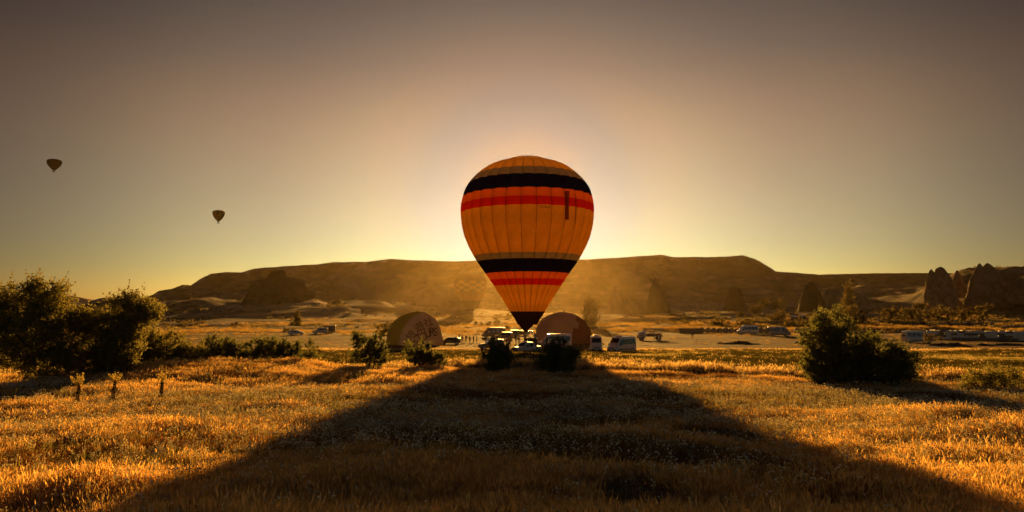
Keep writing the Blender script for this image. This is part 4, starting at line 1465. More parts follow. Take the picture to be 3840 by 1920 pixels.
# trailer that carries the basket
tp = Vector((BX + .55, YB, gz(BX + .55, YB)))
tr = empty('flat_trailer', tp, R(20), 'low reddish trailer under the basket behind the pickup', 'trailer')
MB().box((0, 0, .82), (3.0, 1.9, .14)).build('deck', PAINT_BROWN, tr, bevel=.02)
for s in (-1, 1):
    wheel(tr, 0, s * .98, .34, side=s)
    MB().box((0, s * .98, .78), (.95, .24, .06)).build('mudguard', PLASTIC, tr)
MB().tube([(1.5, 0, .75), (2.6, 0, .55)], .05, 6).build('drawbar', CHROME, tr)

car('tan sport utility car behind the left black shrub', 'parked_car', SUV, 1842, 126, R(180 + 15), PAINT_TAN, 'car', wr=.38, group='cars on the lot left of the balloon')
car('tan sport utility car with glinting bonnet left of the pickup', 'parked_car', SUV, 1888, 172, R(180 - 20), PAINT_TAN, 'car', wr=.38, group='cars on the lot left of the balloon')
car('pale off road car further back between balloon mouth and pickup', 'parked_car', SUV, 1918, 190, R(200), PAINT_TAN, 'car', wr=.38, group='cars on the lot left of the balloon')
car('small tan car with shining roof right under the balloon scoop', 'parked_car', CAR, 1956, 200, R(185), PAINT_TAN, 'car', group='cars on the lot left of the balloon')
car('dark low car right beside the lettered envelope', 'parked_car', CAR, 1690, 150, R(178), PAINT_DARK, 'car', group='cars on the lot left of the balloon')
car('small white car half hidden by the left hedge', 'parked_car', CAR, 1112, 205, R(10), PAINT_WHITE, 'car')
car('pale off road car coupled to a brown horse box at left', 'parked_car', SUV, 1202, 215, R(185), PAINT_SILVER, 'car', wr=.38)
car('tiny white car on the road up the golden slope, lower one', 'parked_car', CAR, 2748, 400, R(170), PAINT_WHITE, 'car', dz=.1)
car('tiny grey car on the road up the golden slope, upper one', 'parked_car', CAR, 2772, 440, R(170), PAINT_SILVER, 'car', dz=.1)
car('tiny white car beyond the tall poplar, far off', 'parked_car', CAR, 3134, 360, R(175), PAINT_WHITE, 'car', dz=.1)

# brown horse box at left
hb = empty('horse_box', gp(1238, 222), R(185), 'brown box trailer behind the pale off road car at left', 'trailer')
MB().box((0, 0, 1.45), (3.4, 1.9, 1.9)).build('body', PAINT_BROWN, hb, bevel=.08)
MB().box((0, 0, 2.44), (3.5, 2.0, .08)).build('roof', mat_plain('roof_pale', (.5, .46, .4), rough=.5), hb, bevel=.03)
for s in (-1, 1):
    for x in (-.5, .5):
        wheel(hb, x, s * .98, .34, side=s)
MB().tube([(1.7, 0, .6), (2.9, 0, .5)], .05, 6).build('drawbar', CHROME, hb)

# canopy truck on the lot
ct = empty('canopy_truck', gp(2436, 172), R(180 + 8), 'flatbed truck with pale canopy and cab amid crew on the lot', 'truck')
MB().box((-.9, 0, .95), (4.2, 2.0, .18)).build('bed', PAINT_BROWN, ct, bevel=.02)
for sx in (-2.9, -.9, 1.1):
    for sy in (-.95, .95):
        MB().tube([(sx, sy, 1.0), (sx, sy, 2.5)], .04, 6).build('canopy_post', CHROME, ct)
cn = MB()
for i in range(8):
    a0, a1 = math.pi * i / 8, math.pi * (i + 1) / 8
    cn.add([(-3.1, math.cos(a0) * 1.05, 2.45 + .35 * math.sin(a0)), (1.3, math.cos(a0) * 1.05, 2.45 + .35 * math.sin(a0)), (1.3, math.cos(a1) * 1.05, 2.45 + .35 * math.sin(a1)), (-3.1, math.cos(a1) * 1.05, 2.45 + .35 * math.sin(a1))], [(0, 1, 2, 3)])
cn.build('canopy', mat_plain('canvas', (.5, .42, .33), rough=.8), ct)
body_loft([(1.35, .5, 1.2, 2.0, .92, .74), (1.45, .45, 1.2, 2.1, .95, .76), (2.2, .45, 1.2, 2.1, .95, .76), (2.5, .45, 1.2, 1.9, .95, .74), (2.85, .5, 1.1, 1.3, .92, .78), (2.95, .55, .9, 1.0, .88, .72)], PAINT_WHITE, 'cab', ct)
for s in (-1, 1):
    for x in (-2.0, 2.1):
        wheel(ct, x, s * .9, .40, side=s)
MB().box((-.9, 0, 1.35), (3.8, 1.7, .6), taper=.9).build('folded_gear', mat_plain('bundle', (.14, .08, .045), rough=.9), ct, bevel=.12)
MB().box((2.42, 0, 1.72), (.7, 1.35, .42), rot=Matrix.Rotation(-.9, 3, 'Y')).build('windscreen', GLASS, ct)

# ------------------------------------------------------------------ people
def person_mesh(name, pose):
    """Skinned figure, one continuous surface. pose: joint offsets."""
    J = {'pel': (0, 0, .95, .13), 'waist': (0, 0, 1.10, .125), 'chest': (0, .0, 1.32, .15), 'neck': (0, 0, 1.48, .058), 'jaw': (0, -.02, 1.56, .075), 'head': (0, -.01, 1.66, .095), 'crown': (0, 0, 1.74, .06)}
    E_ = [('pel', 'waist'), ('waist', 'chest'), ('chest', 'neck'), ('neck', 'jaw'), ('jaw', 'head'), ('head', 'crown')]
    for s, k in ((-1, 'l'), (1, 'r')):
        J[k + 'hip'] = (s * .10, 0, .90, .10)
        J[k + 'knee'] = (s * (.11 + pose.get('stance', 0) * .5), pose.get(k + 'step', 0) * .5, .50, .065)
        J[k + 'ank'] = (s * (.12 + pose.get('stance', 0)), pose.get(k + 'step', 0) + .02, .09, .045)
        J[k + 'toe'] = (s * (.13 + pose.get('stance', 0)), pose.get(k + 'step', 0) - .15, .05, .04)
        J[k + 'sho'] = (s * .20, 0, 1.42, .07)
        el, ha = pose.get(k + 'elb', (s * .27, .03, 1.13)), pose.get(k + 'han', (s * .26, -.06, .87))
        J[k + 'elb'] = (*el, .046)
        J[k + 'han'] = (*ha, .036)
        d = Vector(ha) - Vector(el)
        d.normalize()
        J[k + 'fin'] = (ha[0] + d.x * .11, ha[1] + d.y * .11, ha[2] + d.z * .11, .022)
        E_ += [('pel', k + 'hip'), (k + 'hip', k + 'knee'), (k + 'knee', k + 'ank'), (k + 'ank', k + 'toe'), ('chest', k + 'sho'), (k + 'sho', k + 'elb'), (k + 'elb', k + 'han'), (k + 'han', k + 'fin')]
    lean = pose.get('lean', 0)
    bm = bmesh.new()
    sk = bm.verts.layers.skin.verify()
    idx = {}
    for k, (x, y, z, r_) in J.items():
        if lean and z > .95:
            y -= (z - .95) * math.sin(lean)
            z = .95 + (z - .95) * math.cos(lean)
        v = bm.verts.new((x, y, z))
        v[sk].radius = (r_ * (1.25 if k in ('chest', 'pel', 'waist') else 1), r_ * .8 if k in ('chest', 'pel', 'waist') else r_)
        v[sk].use_root = (k == 'pel')
        idx[k] = v
    for a_, b_ in E_:
        bm.edges.new((idx[a_], idx[b_]))
    me = bpy.data.meshes.new('sk')
    bm.to_mesh(me)
    bm.free()
    o = bpy.data.objects.new('sk', me)
    COL.objects.link(o)
    o.modifiers.new('Skin', 'SKIN').use_smooth_shade = True
    o.modifiers.new('Sub', 'SUBSURF').levels = 1
    dg = bpy.context.evaluated_depsgraph_get()
    res = bpy.data.meshes.new_from_object(o.evaluated_get(dg))
    res.name = name
    bpy.data.objects.remove(o)
    # zones: 0 skin, 1 top, 2 trousers, 3 hair or cap, 4 shoes
    hz = 1.70 if not lean else .95 + .75 * math.cos(lean)
    for p in res.polygons:
        c = p.center
        if c.z < .10: m = 4
        elif c.z < .97 and abs(c.x) < .24: m = 2
        elif c.z > hz - .03 or (c.z > hz - .17 and c.y + (c.z - .95) * math.sin(lean) > .02): m = 3
        elif c.z > hz - .20: m = 0
        elif abs(c.x) > .235 and c.z < 1.02 and not pose.get('up'): m = 0
        else: m = 1
        p.material_index = m
        p.use_smooth = True
    res.materials.clear()
    return res


POSES = {'stand': {'stance': .03}, 'stride': {'lstep': -.18, 'rstep': .2, 'lhan': (-.28, .12, .9), 'rhan': (.28, -.16, .92)},
         'up': {'stance': .08, 'lelb': (-.30, -.08, 1.62), 'lhan': (-.26, -.12, 1.86), 'relb': (.30, -.08, 1.60), 'rhan': (.28, -.12, 1.84), 'up': True},
         'hips': {'stance': .06, 'lelb': (-.40, .05, 1.18), 'lhan': (-.20, -.12, 1.05), 'relb': (.28, .03, 1.13), 'rhan': (.26, -.1, .88)},
         'bend': {'lean': .7, 'stance': .08, 'lelb': (-.26, -.12, 1.12), 'lhan': (-.22, -.24, .92), 'relb': (.26, -.12, 1.12), 'rhan': (.22, -.24, .92)}}
PM = {k: person_mesh('person', v) for k, v in POSES.items()}
SKIN = mat_plain('skin', (.32, .17, .10), rough=.6)
HAIR = mat_plain('hair_dark', (.025, .017, .012), rough=.7)
SHOE = mat_plain('shoe_dark', (.03, .025, .02), rough=.6)
CL = {k: mat_plain('cloth_' + k, c, rough=.85) for k, c in dict(black=(.02, .018, .018), white=(.55, .50, .45), red=(.25, .03, .02), blue=(.05, .07, .14), grey=(.16, .15, .14), brown=(.14, .08, .045), beige=(.38, .29, .18), olive=(.10, .09, .04)).items()}


def person(label, loc, yaw, pose='stand', top='grey', legs='black', hat=None, h=1.0, group=None):
    me = PM[pose].copy()
    for m in (SKIN, CL[top], CL[legs], CL[hat] if hat else HAIR, SHOE):
        me.materials.append(m)
    o = obj('person', me, None, None, loc)
    o.rotation_euler = (0, 0, yaw)
    o.scale = (h, h, h)
    return tag(o, label, 'person', group)


person('person in pale shirt and dark trousers standing left of the front facing van', gp(2188, 119), R(70), 'hips', 'white', 'black', 'white')
person('person in dark clothes at the right rear of the three quarter van', gp(2371, 124), R(200), 'stand', 'brown', 'brown')
person('person in black leaning forward right of the pickup', gp(2039, 119), R(120), 'stride', 'black', 'black', h=1.02)
person('person in dark jacket standing on the left of the balloon basket', Vector((at(1974, 1270, YB).x - .25, YB - .45, 1.38)), R(30), 'stand', 'black', 'black', h=1.0)
person('person with red cap standing tall on the right of the basket', Vector((at(2006, 1270, YB).x, YB - .3, 1.36)), R(-40), 'stand', 'black', 'black', 'red', h=1.08)
person('person sitting low in the middle of the basket', Vector((at(1990, 1270, YB).x, YB - .3, .95)), R(0), 'bend', 'blue', 'black')
person('person crouching at the left corner of the basket', Vector((at(1976, 1270, YB).x, YB - 1.0, .9)), R(40), 'bend', 'black', 'black')
crew = [(1912, 133, 160, 'up', 'brown', 'olive', 'person with raised arms holding rope left of the pickup'), (1900, 140, 20, 'stand', 'olive', 'brown', 'person in olive behind the one holding the rope'),
        (1845, 138, 80, 'stand', 'brown', 'black', 'person beside the hazy minibus door'), (1825, 136, 10, 'stand', 'beige', 'brown', 'person in beige in front of the hazy minibus'),
        (1788, 150, 90, 'stand', 'brown', 'brown', 'person at the right end of the crowd by the envelope'), (1776, 156, -60, 'hips', 'grey', 'black', 'second person from the right in the crowd by the envelope'),
        (1762, 152, 40, 'stand', 'brown', 'black', 'third person from the right in the crowd by the envelope'), (1748, 158, 10, 'bend', 'beige', 'brown', 'stooping person in the crowd by the envelope'),
        (1734, 154, 150, 'stand', 'brown', 'brown', 'person in the middle of the crowd by the envelope'), (1722, 160, 70, 'stride', 'grey', 'brown', 'striding person at the left of the crowd by the envelope'),
        (1708, 150, 110, 'stand', 'brown', 'black', 'leftmost person of the crowd, nearest the dark low car'), (1935, 150, 30, 'stand', 'brown', 'brown', 'person between tan car and pickup bonnet'),
        (1946, 146, 200, 'stride', 'olive', 'brown', 'person walking just left of the balloon scoop'), (2595, 178, 15, 'stand', 'black', 'black', 'lone person standing right of the canopy truck'),
        (2388, 170, 60, 'bend', 'brown', 'brown', 'stooping crew member left of the canopy truck'), (2400, 168, 20, 'stand', 'brown', 'black', 'crew member at the front of the canopy truck'),
        (2412, 166, -50, 'up', 'beige', 'brown', 'crew member with raised arms before the canopy truck'), (2452, 167, 80, 'stand', 'white', 'brown', 'crew member in white beside the truck canopy'),
        (2464, 168, 120, 'stand', 'brown', 'brown', 'crew member in brown beside the truck canopy'), (2476, 169, 0, 'hips', 'grey', 'black', 'rightmost crew member at the truck tail'),
        (2890, 186, 20, 'stand', 'white', 'beige', 'person in white before the two tone dark van')]
for (u, Y, yw, ps, t_, l_, lab) in crew:
    person(lab, gp(u, Y, 0.03), R(yw), ps, t_, l_, h=.95 + .1 * random.random(), group='crew and passengers about the lot')

# ------------------------------------------------------------------ bales, blocks, crates, heaps, sheds
BALE = mat_plain('bale_tan', (.34, .24, .14), (.22, .15, .085), rough=.9, scale=2.5, bump=.05, stretch=(1, 6, 6))


def bale_mesh(seed):
    rng = np.random.default_rng(seed)
    n, k = 20, 7
    V = []
    xs = [-.98, -1.0, -.85, 0, .85, 1.0, .98]
    rs_ = [.0, .74, .86, .88, .86, .74, .0]
    for x, r_ in zip(xs, rs_):
        for j in range(n):
            a_ = 2 * math.pi * j / n
            q = r_ * (1 + .03 * math.sin(a_ * 3 + seed) + .02 * rng.random())
            V.append((x, q * math.cos(a_), .86 + q * math.sin(a_) * .97))
    return mesh_np('bale', V, grid_faces(k, n, True))


ORD = ('first second third fourth fifth sixth seventh eighth ninth tenth eleventh twelfth thirteenth fourteenth fifteenth sixteenth seventeenth eighteenth nineteenth twentieth '
       'twenty-first twenty-second twenty-third twenty-fourth twenty-fifth twenty-sixth twenty-seventh').split()
bm_ = [bale_mesh(i) for i in range(3)]
for i in range(12):
    u = 2630 + i * 22
    o = obj('round_bale', bm_[i % 3], BALE, None, gp(u, 224 + .4 * math.sin(i * 2.2)))
    o.rotation_euler = (0, 0, R(90 + random.uniform(-9, 9)))
    o.scale = (1, 1, random.uniform(.92, 1.08))
    tag(o, '%s tan round bale from the left along the back of the lot' % ORD[i], 'bale', 'round bales along the back of the lot')
for i in range(5):
    o = obj('round_bale', bm_[i % 3], BALE, None, gp(2990 + i * 22, 226))
    o.rotation_euler = (0, 0, R(90 + random.uniform(-9, 9)))
    tag(o, '%s tan round bale from the left, right of the two tone dark van' % ORD[i], 'bale', 'round bales right of the dark van')
CRATE = mat_plain('crate_brown', (.20, .125, .07), (.13, .08, .045), rough=.9, scale=2, stretch=(1, 1, 7))
crm = MB()
crm.box((0, 0, .8), (1.55, 1.2, 1.5))
for z in (.12, .45, .8, 1.15, 1.48):
    crm.box((0, 0, z), (1.62, 1.27, .14))
crate_me = crm.mesh('crate', CRATE, bevel=.015)
for i in range(5):
    o = obj('stacked_crate', crate_me, None, None, gp(2555 + i * 16.5, 222))
    tag(o, '%s brown slatted crate from the left in the row beside the round bales' % ORD[i], 'crate', 'crates left of the round bales')
for i, (u, k) in enumerate(((3218, 0), (3240, 0), (3262, 0), (3284, 0), (3218, 1), (3240, 1), (3262, 1), (3284, 1))):
    p = gp(u, 178)
    o = obj('stacked_crate', crate_me, None, None, p + Vector((0, 0, k * 1.03)))
    o.scale = (.93, 1, .66)
    tag(o, '%s brown crate from the left in the %s layer beside the big round tree' % (ORD[i % 4], 'upper' if k else 'lower'), 'crate', 'crates right of the big round tree, %s layer' % ('upper' if k else 'lower'))
# long stack of wrapped blocks
WRAP = mat_plain('wrap_white', (.60, .55, .50), (.50, .45, .41), rough=.22, coat=.4, scale=1.5)
WRAP_BROWN = mat_plain('wrap_brown', (.16, .10, .065), (.11, .07, .045), rough=.35, scale=1.5)
bkm = MB()
bkm.box((0, 0, .27), (1.335, 1.1, .53))
blk_w = bkm.mesh('wrapped_block', WRAP, bevel=.06, seg=2)
blk_b = blk_w.copy()
blk_b.materials.clear()
blk_b.materials.append(WRAP_BROWN)
names = ('bottom', 'second', 'third', 'top')
count = {}
for i in range(27):
    Yk = 178 - i * 0.55
    for k in range(4):
        if i < 2 and k > 2: continue
        if i < 1 and k > 1: continue
        rb = random.random()
        white = (k == 3 and rb < .7) or (k in (1, 2) and rb < .5) or (k == 0 and rb < .12)
        x0 = at(3432, 1220, 178).x + i * 1.235 + (k % 2) * .35 + random.uniform(-.05, .05)
        o = obj('wrapped_block', blk_w if white else blk_b, None, None, (x0, Yk + random.uniform(-.1, .1), gz(x0, Yk) + k * .54))
        o.rotation_euler = (random.uniform(-.03, .03) if k == 3 else 0, random.uniform(-.02, .02) if k == 3 else 0, random.uniform(-.03, .03) - .42)
        cn_ = count[(white, k)] = count.get((white, k), -1) + 1
        tag(o, '%s %s wrapped block from the left in the %s layer of the long stack' % (ORD[cn_], 'white' if white else 'brown', names[k]), 'block', '%s blocks, %s layer of the long stack' % ('white' if white else 'brown', names[k]))

# added translucent strips, shaped to make white sun glints along the top layer
GLINT = mat_leaf('plastic_film', (0.75, 0.72, 0.68), (0.65, 0.62, 0.58), (0.95, 0.88, 0.75), 0.6, rnd=False)
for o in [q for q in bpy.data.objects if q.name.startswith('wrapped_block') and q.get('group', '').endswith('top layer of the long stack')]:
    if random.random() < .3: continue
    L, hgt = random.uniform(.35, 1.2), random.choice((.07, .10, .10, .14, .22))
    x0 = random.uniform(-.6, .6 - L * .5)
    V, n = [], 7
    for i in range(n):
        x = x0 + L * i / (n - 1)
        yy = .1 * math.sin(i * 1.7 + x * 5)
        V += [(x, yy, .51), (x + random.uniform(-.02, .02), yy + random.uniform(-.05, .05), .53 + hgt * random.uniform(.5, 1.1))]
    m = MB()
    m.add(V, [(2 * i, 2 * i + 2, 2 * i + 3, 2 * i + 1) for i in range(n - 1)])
    m.build('loose_film', GLINT, o)

# heaps of earth and brush along the near side of the lot
def heap(label, u0, u1, Y, h, seed, name='earth_heap', cat='heap', mat=None, lumps=1.0):
    a_, b_ = gp(u0, Y), gp(u1, Y)
    n, m = 60, 14
    xs = np.linspace(a_.x, b_.x, n)
    t = np.linspace(0, 1, n)
    ys = np.linspace(-1.6, 1.6, m)
    XX, YY = np.meshgrid(xs, ys)
    env = np.sin(np.pi * t) ** .5 * np.maximum(0, np.cos(ys / 1.6 * np.pi / 2))[:, None]
    zz_ = h * env * (0.7 + .6 * lumps * fbm(XX / 1.6, YY / 1.2, seed=seed, oct=4)) - .05
    Zb = ground(XX, YY + Y)
    c = a_.lerp(b_, .5)
    V = np.stack([XX - c.x, YY, Zb + zz_ - c.z], -1)
    o = obj(name, mesh_np(name, V.reshape(-1, 3), grid_faces(m, n)), mat or mat_plain('earth', (.10, .06, .035), (.05, .03, .018), rough=.95, scale=1.5, bump=.1), None, c)
    return tag(o, label, cat)


heap('low dark earth heap along the lot before the white van by the bales', 2668, 2852, 150, .9, 5)
heap('small dark earth heap right of the two tone dark van', 2975, 3015, 150, .8, 8)
heap('long dark brush heap in front of the van by the block stack', 3470, 3640, 141, 1.0, 11)
heap('low dark brush heap at the right below the block stack', 3650, 3840, 143, .8, 14)
tree('shrub', 'low brown shrub against the front of the right hand van', [(3478, 1268, 20, 9), (3510, 1270, 22, 7)], 146, 1500, .11, LEAF_FAR, 3490, seed=301, clump=.35, trunk_r=.04, cat='shrub', limb=False)
# white roofed sheds
for i, (u, w) in enumerate(((2980, 20), (3010, 17))):
    p = gp(u, 330)
    wd = w * 330 / F
    rt = empty('shed', p, R(4), 'low shed with bright sloping roof, %s of the pair among the far trees' % ('left' if i == 0 else 'right'), 'shed')
    MB().box((0, 0, 1.1), (wd * .92, 2.4, 2.2)).build('wall', mat_plain('shed_wall', (.14, .10, .07), rough=.9), rt)
    rf = MB()
    rf.add([(-wd / 2, -1.5, 2.1), (wd / 2, -1.5, 2.1), (wd / 2, 1.5, 2.75), (-wd / 2, 1.5, 2.75), (-wd / 2, -1.5, 2.18), (wd / 2, -1.5, 2.18), (wd / 2, 1.5, 2.83), (-wd / 2, 1.5, 2.83)],
           [(3, 2, 1, 0), (4, 5, 6, 7), (0, 1, 5, 4), (1, 2, 6, 5), (2, 3, 7, 6), (3, 0, 4, 7)])
    rf.build('roof', mat_plain('roof_white', (.78, .76, .72), rough=.35), rt)
    MB().box((0, -1.22, .95), (.9, .05, 1.9)).build('door', mat_plain('shed_door', (.07, .05, .035), rough=.9), rt)
# mast on the left skyline
mp = at(347, 1134, 900)
ms = MB()
ms.tube([(0, 0, -2), (0, 0, 4.4)], [.12, .06], 6)
ms.box((0, 0, 3.2), (.5, .3, .5))
mo = ms.build('mast', PLASTIC)
mo.location = (mp.x, 900, gz(mp.x, 900))
tag(mo, 'thin mast on the far left skyline', 'mast')
# fence of posts seen beyond the lot
pm = MB().tube([(0, 0, -.2), (0, 0, 1.5)], [.09, .08], 6).mesh('fence_post', mat_plain('post_pale', (.30, .22, .14), rough=.9))
fn = empty('post_fence', gp(2275, 262), 0, 'short row of pale posts in the haze right of the tan envelope', 'fence')
for i in range(9):
    q = gp(2248 + i * 5.5, 262)
    o = obj('post', pm, None, fn, q - fn.location)

# ------------------------------------------------------------------ grass and wild flowers
GRASS_GOLD = mat_leaf('grass_straw', (0.42, 0.34, 0.22), (0.32, 0.25, 0.15), (1.0, 0.70, 0.27), 0.74, scale=6)
GRASS_OLIVE = mat_leaf('grass_olive', (0.13, 0.115, 0.06), (0.09, 0.08, 0.042), (0.52, 0.42, 0.12), 0.52, scale=6)
GRASS_RUST = mat_leaf('grass_rust', (0.20, 0.12, 0.06), (0.14, 0.085, 0.045), (0.55, 0.29, 0.09), 0.52, scale=6)
GRASS_FIELD = mat_leaf('grass_field', (0.085, 0.075, 0.03), (0.06, 0.056, 0.022), (0.11, 0.09, 0.02), 0.42, scale=4)
GRASS_BANK = mat_leaf('grass_bank', (0.30, 0.21, 0.09), (0.21, 0.145, 0.06), (0.60, 0.38, 0.10), 0.55, scale=1)
PETAL = mat_leaf('petal_white', (0.88, 0.84, 0.70), (0.80, 0.75, 0.60), (0.95, 0.88, 0.62), 0.5, scale=8)


def tuft(nb, h, spread, w, lean, seed, head=0.0, mat=None, head_w=2.2):
    rng = np.random.default_rng(seed)
    V, Fc = [], []
    for i in range(nb):
        a_ = rng.random() * 2 * math.pi
        r_ = spread * math.sqrt(rng.random())
        bx, by = r_ * math.cos(a_), r_ * math.sin(a_)
        hh = h * (0.45 + 0.65 * rng.random())
        la = rng.random() * 2 * math.pi
        lx, ly = lean * rng.random() * math.cos(la), lean * rng.random() * math.sin(la)
        fa = rng.random() * math.pi
        wx, wy = w * math.cos(fa), w * math.sin(fa)
        b = len(V)
        V += [(bx - wx, by - wy, -.03), (bx + wx, by + wy, -.03),
              (bx + lx * .35 * hh - wx * .7, by + ly * .35 * hh - wy * .7, hh * .55), (bx + lx * .35 * hh + wx * .7, by + ly * .35 * hh + wy * .7, hh * .55),
              (bx + lx * hh, by + ly * hh, hh * (1 - .25 * abs(lx)))]
        Fc += [(b, b + 1, b + 3), (b, b + 3, b + 2), (b + 2, b + 3, b + 4)]
        if rng.random() < head:
            tx, ty, tz = V[b + 4]
            k = len(V)
            hw = w * head_w
            V += [(tx, ty, tz - .09), (tx - hw * math.cos(fa), ty - hw * math.sin(fa), tz - .02), (tx + lx * .08, ty + ly * .08, tz + .07), (tx + hw * math.cos(fa), ty + hw * math.sin(fa), tz - .02)]
            Fc += [(k, k + 1, k + 2), (k, k + 2, k + 3)]
    me = mesh_np('tuft', V, Fc, False)
    me.materials.append(mat)
    return me


def umbel(seed, nst=4):
    rng = np.random.default_rng(seed)
    m = MB()
    for s in range(nst):
        bx, by = rng.normal(size=2) * .10
        h = .24 + .20 * rng.random()
        tx, ty = bx + rng.normal() * .07, by + rng.normal() * .07
        m.add([(bx - .004, by, -.03), (bx + .004, by, -.03), (tx + .003, ty, h), (tx - .003, ty, h)], [(0, 1, 2, 3)], 1)
        R_ = .016 + .014 * rng.random()
        n = 6
        vs = [(tx, ty, h + R_ * .9)]
        for zz_, q in ((.45, .8), (-.25, .95)):
            vs += [(tx + R_ * q * math.cos(2 * math.pi * (k + zz_) / n), ty + R_ * q * math.sin(2 * math.pi * (k + zz_) / n), h + R_ * zz_) for k in range(n)]
        vs.append((tx, ty, h - R_ * .8))
        m.add(vs, [(0, 1 + k, 1 + (k + 1) % n) for k in range(n)] + [(1 + k, 1 + n + k, 1 + n + (k + 1) % n, 1 + (k + 1) % n) for k in range(n)]
              + [(2 * n + 1, 1 + n + (k + 1) % n, 1 + n + k) for k in range(n)], 0)
    return m.mesh('umbel', [PETAL, GRASS_OLIVE])


def scatter(name, label, cat, P, scale, idx, sources, seed=1, tilt=0.12):
    """One object: points carrying instances of the source meshes."""
    rng = np.random.default_rng(seed)
    n = len(P)
    me = bpy.data.meshes.new(name)
    me.vertices.add(n)
    me.vertices.foreach_set('co', np.asarray(P, np.float32).ravel())
    rot = np.stack([rng.normal(size=n) * tilt, rng.normal(size=n) * tilt, rng.random(n) * 6.283], 1).astype(np.float32)
    a_ = me.attributes.new('rot', 'FLOAT_VECTOR', 'POINT')
    a_.data.foreach_set('vector', rot.ravel())
    a_ = me.attributes.new('scl', 'FLOAT', 'POINT')
    a_.data.foreach_set('value', np.asarray(scale, np.float32))
    a_ = me.attributes.new('idx', 'INT', 'POINT')
    a_.data.foreach_set('value', np.asarray(idx, np.int32))
    o = obj(name, me)
    c = bpy.data.collections.new(name + '_sources')
    for i, s in enumerate(sources):
        so = bpy.data.objects.new('%s_%02d' % (name, i), s)
        c.objects.link(so)
    ng = bpy.data.node_groups.new(name, 'GeometryNodeTree')
    ng.interface.new_socket('Geometry', in_out='INPUT', socket_type='NodeSocketGeometry')
    ng.interface.new_socket('Geometry', in_out='OUTPUT', socket_type='NodeSocketGeometry')
    N, L = ng.nodes, ng.links
    gi, go = N.new('NodeGroupInput'), N.new('NodeGroupOutput')
    ci = N.new('GeometryNodeCollectionInfo')
    ci.inputs['Collection'].default_value = c
    ci.inputs['Separate Children'].default_value = True
    ci.inputs['Reset Children'].default_value = True
    ip = N.new('GeometryNodeInstanceOnPoints')
    ip.inputs['Pick Instance'].default_value = True
    def named(nm, dt):
        q = N.new('GeometryNodeInputNamedAttribute')
        q.data_type = dt
        q.inputs['Name'].default_value = nm
        return [s for s in q.outputs if s.enabled and s.name == 'Attribute'][0]
    e2r = N.new('FunctionNodeEulerToRotation')
    L.new(named('rot', 'FLOAT_VECTOR'), e2r.inputs[0])
    L.new(gi.outputs[0], ip.inputs['Points'])
    L.new(ci.outputs[0], ip.inputs['Instance'])
    L.new(named('idx', 'INT'), ip.inputs['Instance Index'])
    L.new(e2r.outputs[0], ip.inputs['Rotation'])
    L.new(named('scl', 'FLOAT'), ip.inputs['Scale'])
    L.new(ip.outputs[0], go.inputs[0])
    md = o.modifiers.new('scatter', 'NODES')
    md.node_group = ng
    return tag(o, label, cat, kind='stuff')


def fan_points(rng, n, y0, y1, k=0.80, pad=4.0, power=2.0):
    Y = (y0 ** power + (y1 ** power - y0 ** power) * rng.random(n)) ** (1 / power)
    X = (rng.random(n) * 2 - 1) * (k * Y + pad)
    return X, Y


